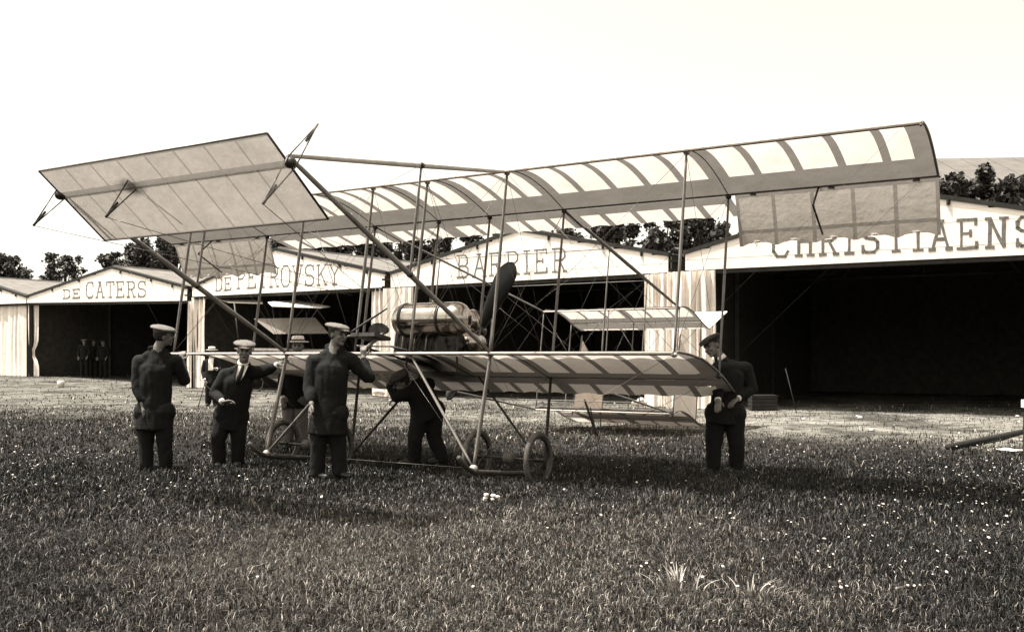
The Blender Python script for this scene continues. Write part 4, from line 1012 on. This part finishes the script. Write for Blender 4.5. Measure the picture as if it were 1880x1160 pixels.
# smiling man in a pale cap, gripping the strut
Y = 10.95
J = dict(head=at(449, 645, Y-.15), neck=at(447, 667, Y-.08), chest=at(436, 702, Y), hipL=at(412, 762, Y), hipR=at(437, 762, Y+.05), shL=at(415, 688, Y-.02), shR=at(474, 683, Y+.02),
  elL=at(394, 722, Y-.06), elR=at(494, 678, Y+.06), haL=at(409, 738, Y-.26), haR=at(510, 669, Y+.02), knL=at(400, 806, Y-.05), knR=at(438, 803, Y+.02), ftL=gfoot(402, 856, Y-.02), ftR=gfoot(436, 855, Y+.05))
J['hdL'] = Vector((1, -.1, .15)); J['pnL'] = Vector((0.2, -.3, -1)); J['cuL'] = .55; J['hdR'] = Vector((.8, 0, .55)); J['pnR'] = Vector((.3, .6, -.5)); J['cuR'] = 1.0
person(J, 'smiling man in a pale flat cap, leaning over and gripping the strut', Vector((.28, -1, -.08)), thick=1.08, hem=.16)
# tall man with the pale cap at the centre left, reaching to the lever
Y = 9.75
J = dict(head=at(620, 615, Y), neck=at(614, 637, Y+.02), chest=at(608, 680, Y), hipL=at(590, 758, Y), hipR=at(618, 758, Y), shL=at(576, 664, Y), shR=at(646, 662, Y+.05),
  elL=at(567, 712, Y-.05), elR=at(676, 692, Y+.1), haL=at(572, 742, Y-.2), haR=at(667, 656, Y+.18), knL=at(585, 815, Y-.02), knR=at(620, 815, Y+.03), ftL=gfoot(582, 872, Y), ftR=gfoot(624, 874, Y+.03))
J['hdL'] = Vector((-.1, -.3, -1)); J['pnL'] = Vector((0.5, .3, 0)); J['hdR'] = Vector((0, .1, 1)); J['pnR'] = Vector((.2, 1, 0)); J['cuR'] = 1.0
person(J, 'tall man in pale cap and long coat reaching for the lever', Vector((.75, -.55, -.05)), thick=1.08, hem=.22, shirt=False)
# man at the left wing tip, back to the camera
Y = 10.35
J = dict(head=at(300, 617, Y), neck=at(290, 640, Y), chest=at(286, 680, Y), hipL=at(268, 755, Y), hipR=at(300, 755, Y), shL=at(256, 664, Y), shR=at(322, 664, Y+.05),
  elL=at(252, 712, Y-.05), elR=at(338, 698, Y+.15), haL=at(262, 742, Y-.1), haR=at(333, 662, Y+.5), knL=at(268, 810, Y), knR=at(302, 808, Y), ftL=gfoot(268, 862, Y), ftR=gfoot(305, 862, Y+.05))
J['hdR'] = Vector((0, .4, 1)); J['cuR'] = .9
person(J, 'man in light cap with his back turned at the left wing tip', Vector((.85, .45, .0)), thick=1.06, hem=.2, shirt=False, hatmat='cap')
# man at the right wing tip
Y = 10.25
J = dict(head=at(1308, 636, Y), neck=at(1322, 658, Y), chest=at(1338, 692, Y), hipL=at(1316, 758, Y), hipR=at(1346, 758, Y), shL=at(1318, 678, Y-.1), shR=at(1368, 678, Y+.1),
  elL=at(1318, 712, Y-.12), elR=at(1380, 714, Y+.05), haL=at(1318, 735, Y-.3), haR=at(1354, 732, Y-.1), knL=at(1310, 818, Y), knR=at(1352, 816, Y), ftL=gfoot(1310, 872, Y), ftR=gfoot(1352, 872, Y+.05))
person(J, 'man in a dark cap bending over the right end of the lower wing', Vector((-.8, -.55, -.25)), thick=1.12, hem=.12, shirt=True, tie=False, hatmat='dcap')
# man bent under the wing
Y = 10.95
J = dict(head=at(737, 702, Y-.1), neck=at(752, 708, Y-.05), chest=at(768, 716, Y), hipL=at(774, 752, Y+.02), hipR=at(796, 752, Y+.05), shL=at(750, 722, Y-.12), shR=at(786, 706, Y+.12),
  elL=at(728, 728, Y-.12), elR=at(762, 726, Y+.3), haL=at(712, 702, Y-.05), haR=at(735, 732, Y+.3), knL=at(762, 806, Y-.05), knR=at(797, 802, Y+.05), ftL=gfoot(760, 855, Y), ftR=gfoot(812, 852, Y+.05))
person(J, 'man in black bent double beneath the lower wing', Vector((-.9, -.3, -.45)), thick=1.12, hem=.1, hatmat='dcap', shirt=False)
# man in the straw hat behind the lower wing
Y = 12.9
J = dict(head=at(547, 637, Y), neck=at(547, 656, Y), chest=at(546, 685, Y), hipL=at(532, 735, Y), hipR=at(552, 735, Y), shL=at(524, 672, Y), shR=at(572, 672, Y), elL=at(517, 705, Y), elR=at(580, 704, Y),
  haL=at(520, 732, Y-.1), haR=at(577, 732, Y-.1), knL=at(530, 784, Y), knR=at(555, 784, Y), ftL=gfoot(528, 826, Y), ftR=gfoot(556, 826, Y))
person(J, 'man in a broad white hat and tan trousers standing behind the lower wing', Vector((.1, -1, 0)), 'straw', 'suit', 'tweed', lod=1.3)
# man with cane further back
Y = 23.5
J = dict(head=at(389, 647.5, Y), neck=at(389, 657, Y), chest=at(389, 671, Y), hipL=at(384, 698, Y), hipR=at(394, 698, Y), shL=at(377, 665, Y), shR=at(401, 665, Y), elL=at(373, 682, Y), elR=at(404, 680, Y-.1),
  haL=at(376, 698, Y-.15), haR=at(397, 677, Y-.3), knL=at(383, 722, Y), knR=at(395, 722, Y), ftL=gfoot(382, 745, Y), ftR=gfoot(396, 745, Y))
person(J, 'onlooker in a white straw hat and open dark coat standing by the canvas pillar', Vector((.1, -1, 0)), 'straw', lod=2, open_coat=True, tie=False)
cane = rod('walking_cane', at(378, 696, Y-.25), Vector((at(364, 740, Y-.2).x, Y-.2, gz1(-8, Y))), .012, M['darkwood']); tag(cane, 'dark walking cane held out by the straw hatted onlooker', 'cane')
# three in the dark hangar
for (u, dy, lb, fv, hm) in ((155, 0, 'leftmost of three men in the mouth of the DE CATERS hangar, in pale cap', .5, 'cap'), (173, .5, 'middle one of three men in the mouth of the DE CATERS hangar', .1, 'dcap'), (190, .2, 'rightmost of three men in the mouth of the DE CATERS hangar', -.4, 'dcap')):
    Y = 40.6+dy; sx = F/Y; g0 = gz1((u-CX)/F*Y, Y); x0 = (u-CX)/F*Y; P3 = lambda dx, z, dyy=0: Vector((x0+dx, Y+dyy, g0+z))
    J = dict(head=P3(0, 1.56), neck=P3(0, 1.42), chest=P3(0, 1.22), hipL=P3(-.1, .88), hipR=P3(.1, .88), shL=P3(-.19, 1.36), shR=P3(.19, 1.36), elL=P3(-.26, 1.1), elR=P3(.26, 1.1), haL=P3(-.2, .9, -.15), haR=P3(.2, .9, -.15),
      knL=P3(-.1, .48), knR=P3(.11, .48), ftL=P3(-.11, .01), ftR=P3(.13, .01))
    person(J, lb, Vector((fv, -1, 0)), lod=2.6, shirt=False, hatmat=hm)

# ------------------------------------------------------------------ aeroplane parked inside the middle hangar
Y = 33.5
pk_ = empty('parked_aeroplane', at(540, 700, Y)*1.0, label='white winged aeroplane parked in the shade of the DE PETROVSKY hangar', cat='aeroplane')
def slab(name, pts, th, m, par):
    bm = bmesh.new(); prism(bm, pts, Vector((0, 0, th))); return bobj(name, bm, m, par)
slab('upper_wing', [at(398, 549, 35.2), at(482, 553, 33.6), at(482, 558, 33.0), at(420, 556, 34)], .03, M['shirt'], pk_)
slab('upper_wing', [at(492, 556, 32.0), at(545, 552, 33.2), at(606, 564, 31.4), at(590, 566, 31.0), at(500, 563, 31.4)], .03, M['shirt'], pk_)
bm = bmesh.new(); prism(bm, [at(466, 585, 33.2), at(578, 583, 32.2), at(603, 612, 31.5), at(502, 613, 32.5)], Vector((.02, .03, 0))); bobj('front_elevator', bm, M['ail'], pk_)
for a in ((430, 556, 440, 640), (500, 560, 512, 640), (560, 562, 575, 640)): rod('strut', at(a[0], a[1], 33.2), at(a[2], a[3], 33), .03, M['darkwood'], pk_)
slab('lower_wing', [at(430, 640, 33.4), at(600, 642, 31.4), at(590, 646, 30.8), at(440, 644, 32.6)], .03, M['elev'], pk_)
for u in (470, 560):
    bm = bmesh.new(); c = at(u, 690, 32.6); c.z = gz1(c.x, c.y)+.3; rings = []
    for i in range(24):
        th = 6.2832*i/24; d = Vector((math.cos(th)*.7, math.cos(th)*.5, math.sin(th))); rings.append([bm.verts.new(c+d*(.3+.03*math.cos(1.5708*j))+Vector((.5, -.7, 0))*.03*math.sin(1.5708*j)) for j in range(4)])
    for i in range(24):
        for j in range(4): bm.faces.new((rings[i][j], rings[i][(j+1) % 4], rings[(i+1) % 24][(j+1) % 4], rings[(i+1) % 24][j]))
    bobj('wheel', bm, M['rubber'], pk_, smooth=True); rod('undercarriage_leg', c, Vector((c.x, c.y, 1.45)), .025, M['darkwood'], pk_)

# ------------------------------------------------------------------ small things lying about
def lying(px, py): 
    Yq = CAMZ*F/(py-HY); p = at(px, py, Yq); p.z = gz1(p.x, p.y); return p
p = lying(1855, 834); bm = bmesh.new(); vs = []
prism(bm, [p+Vector(v) for v in ((-.14, .10, .05), (.02, .12, .06), (.15, -.06, .05), (-.02, -.10, .045))], Vector((0, 0, .006))); tag(bobj('paper_sheet', bm, M['white'], loc=p), 'white sheet of paper lying on the grass at the right edge', 'paper')
p = lying(900, 928); bm = bmesh.new(); rr = random.Random(3)
for i in range(7): ellipsoid(bm, p+Vector((rr.uniform(-.09, .09), rr.uniform(-.03, .03), .05+.008*i)), rr.uniform(.018, .035), .02, .014, Matrix.Rotation(rr.uniform(0, 3), 3, 'Z'), 7, 5)
tag(bobj('crumpled_paper', bm, M['white'], loc=p), 'crumpled white paper scrap in the grass before the propeller', 'paper')
p = at(112, 696, 33.5); p.z = gz1(p.x, p.y); bm = bmesh.new(); tube(bm, [p, p+Vector((0, 0, .26))], [.10, .13], 14); bk_ = bobj('bucket', bm, M['stone'], loc=p, smooth=True); tag(bk_, 'small pale bucket in front of the DE CATERS hangar', 'bucket')
bm = bmesh.new(); tube(bm, [p+Vector((.13*math.cos(a), 0, .26+.12*math.sin(a))) for a in [k_*math.pi/8 for k_ in range(9)]], .008, 5); bobj('handle', bm, M['steel'], bk_)
p = lying(1578, 771); bm = bmesh.new(); ellipsoid(bm, p+Vector((0, 0, .04)), .06, .05, .04, None, 8, 6); ellipsoid(bm, p+Vector((-.05, 0, .07)), .03, .03, .02, None, 7, 5); tag(bobj('stone', bm, M['stone'], loc=p), 'pale stone at the shade edge of the largest hangar', 'stone')
for i, (u, v, lb) in enumerate(((1868, 767, 'small pale stone at the far right on the bare earth'), (1600, 792, 'small pale stone on the bare strip below the larger one'), (1310, 795, 'pale pebble on the bare earth near the right man'), (1475, 770, 'flat pale stone at the mouth of the largest hangar'))):
    p = lying(u, v); bm = bmesh.new(); ellipsoid(bm, p+Vector((0, 0, .02)), .045, .035, .025, Matrix.Rotation(i, 3, 'Z'), 8, 6); tag(bobj('stone', bm, M['stone'], loc=p), lb, 'stone')
# dark streak of a cast shadow on the strip, built as a pole
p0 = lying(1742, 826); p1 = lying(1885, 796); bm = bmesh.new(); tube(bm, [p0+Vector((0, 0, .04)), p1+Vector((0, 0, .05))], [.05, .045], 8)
tag(bobj('shadow_streak', bm, M['post'], loc=p0, smooth=True), 'dark shadow streak built as a pole, aslant on the bare earth at the right', 'pole')
p = lying(1886, 841); e = empty('marker_post', p, label='upright dark post with a pale top block at the right edge', cat='post')
bm = bmesh.new(); box(bm, p+Vector((0, 0, .31)), (.07, .07, .70)); bobj('shaft', bm, M['post'], e); bm = bmesh.new(); box(bm, p+Vector((-.01, 0, .70)), (.09, .09, .10)); bobj('top_block', bm, M['straw'], e)
# crate and pole in the largest hangar
p = at(1400, 745, 22.0); p.z = 0; e = empty('crate', p, label='low wooden crate just inside the largest hangar', cat='crate')
for i in range(4):
    bm = bmesh.new(); box(bm, p+Vector((0, 0, .05+.09*i)), (.6, .4, .08)); bobj('slat', bm, M['crate'], e)
c = rod('leaning_pole', Vector((at(1447, 690, 21).x, 21.2, 1.0)), Vector((at(1460, 742, 21).x, 20.9, 0)), .011, M['crate']); tag(c, 'thin pole leaning in the mouth of the largest hangar', 'pole')
# cloth bundles by the pillars
for (u, v, Yc, lb) in ((1180, 741, 22.8, 'white canvas bundle on the ground left of the right hand pillar curtains'), (700, 712, 28.4, 'white canvas bundle at the foot of the middle pillar curtains')):
    p = at(u, v, Yc); p.z = gz1(p.x, p.y); bm = bmesh.new(); rr = random.Random(u)
    for i in range(5): ellipsoid(bm, p+Vector((rr.uniform(-.2, .2), rr.uniform(-.1, .1), .1+rr.uniform(0, .12))), rr.uniform(.07, .13), .09, rr.uniform(.05, .09))
    tag(remesh('canvas_bundle', bm, .03, M['curtain'], None, p, 3, .04, 6), lb, 'canvas', 'canvas bundles by the pillars')

bpy.data.batch_remove(TRASH); bpy.data.scenes.remove(SCR)
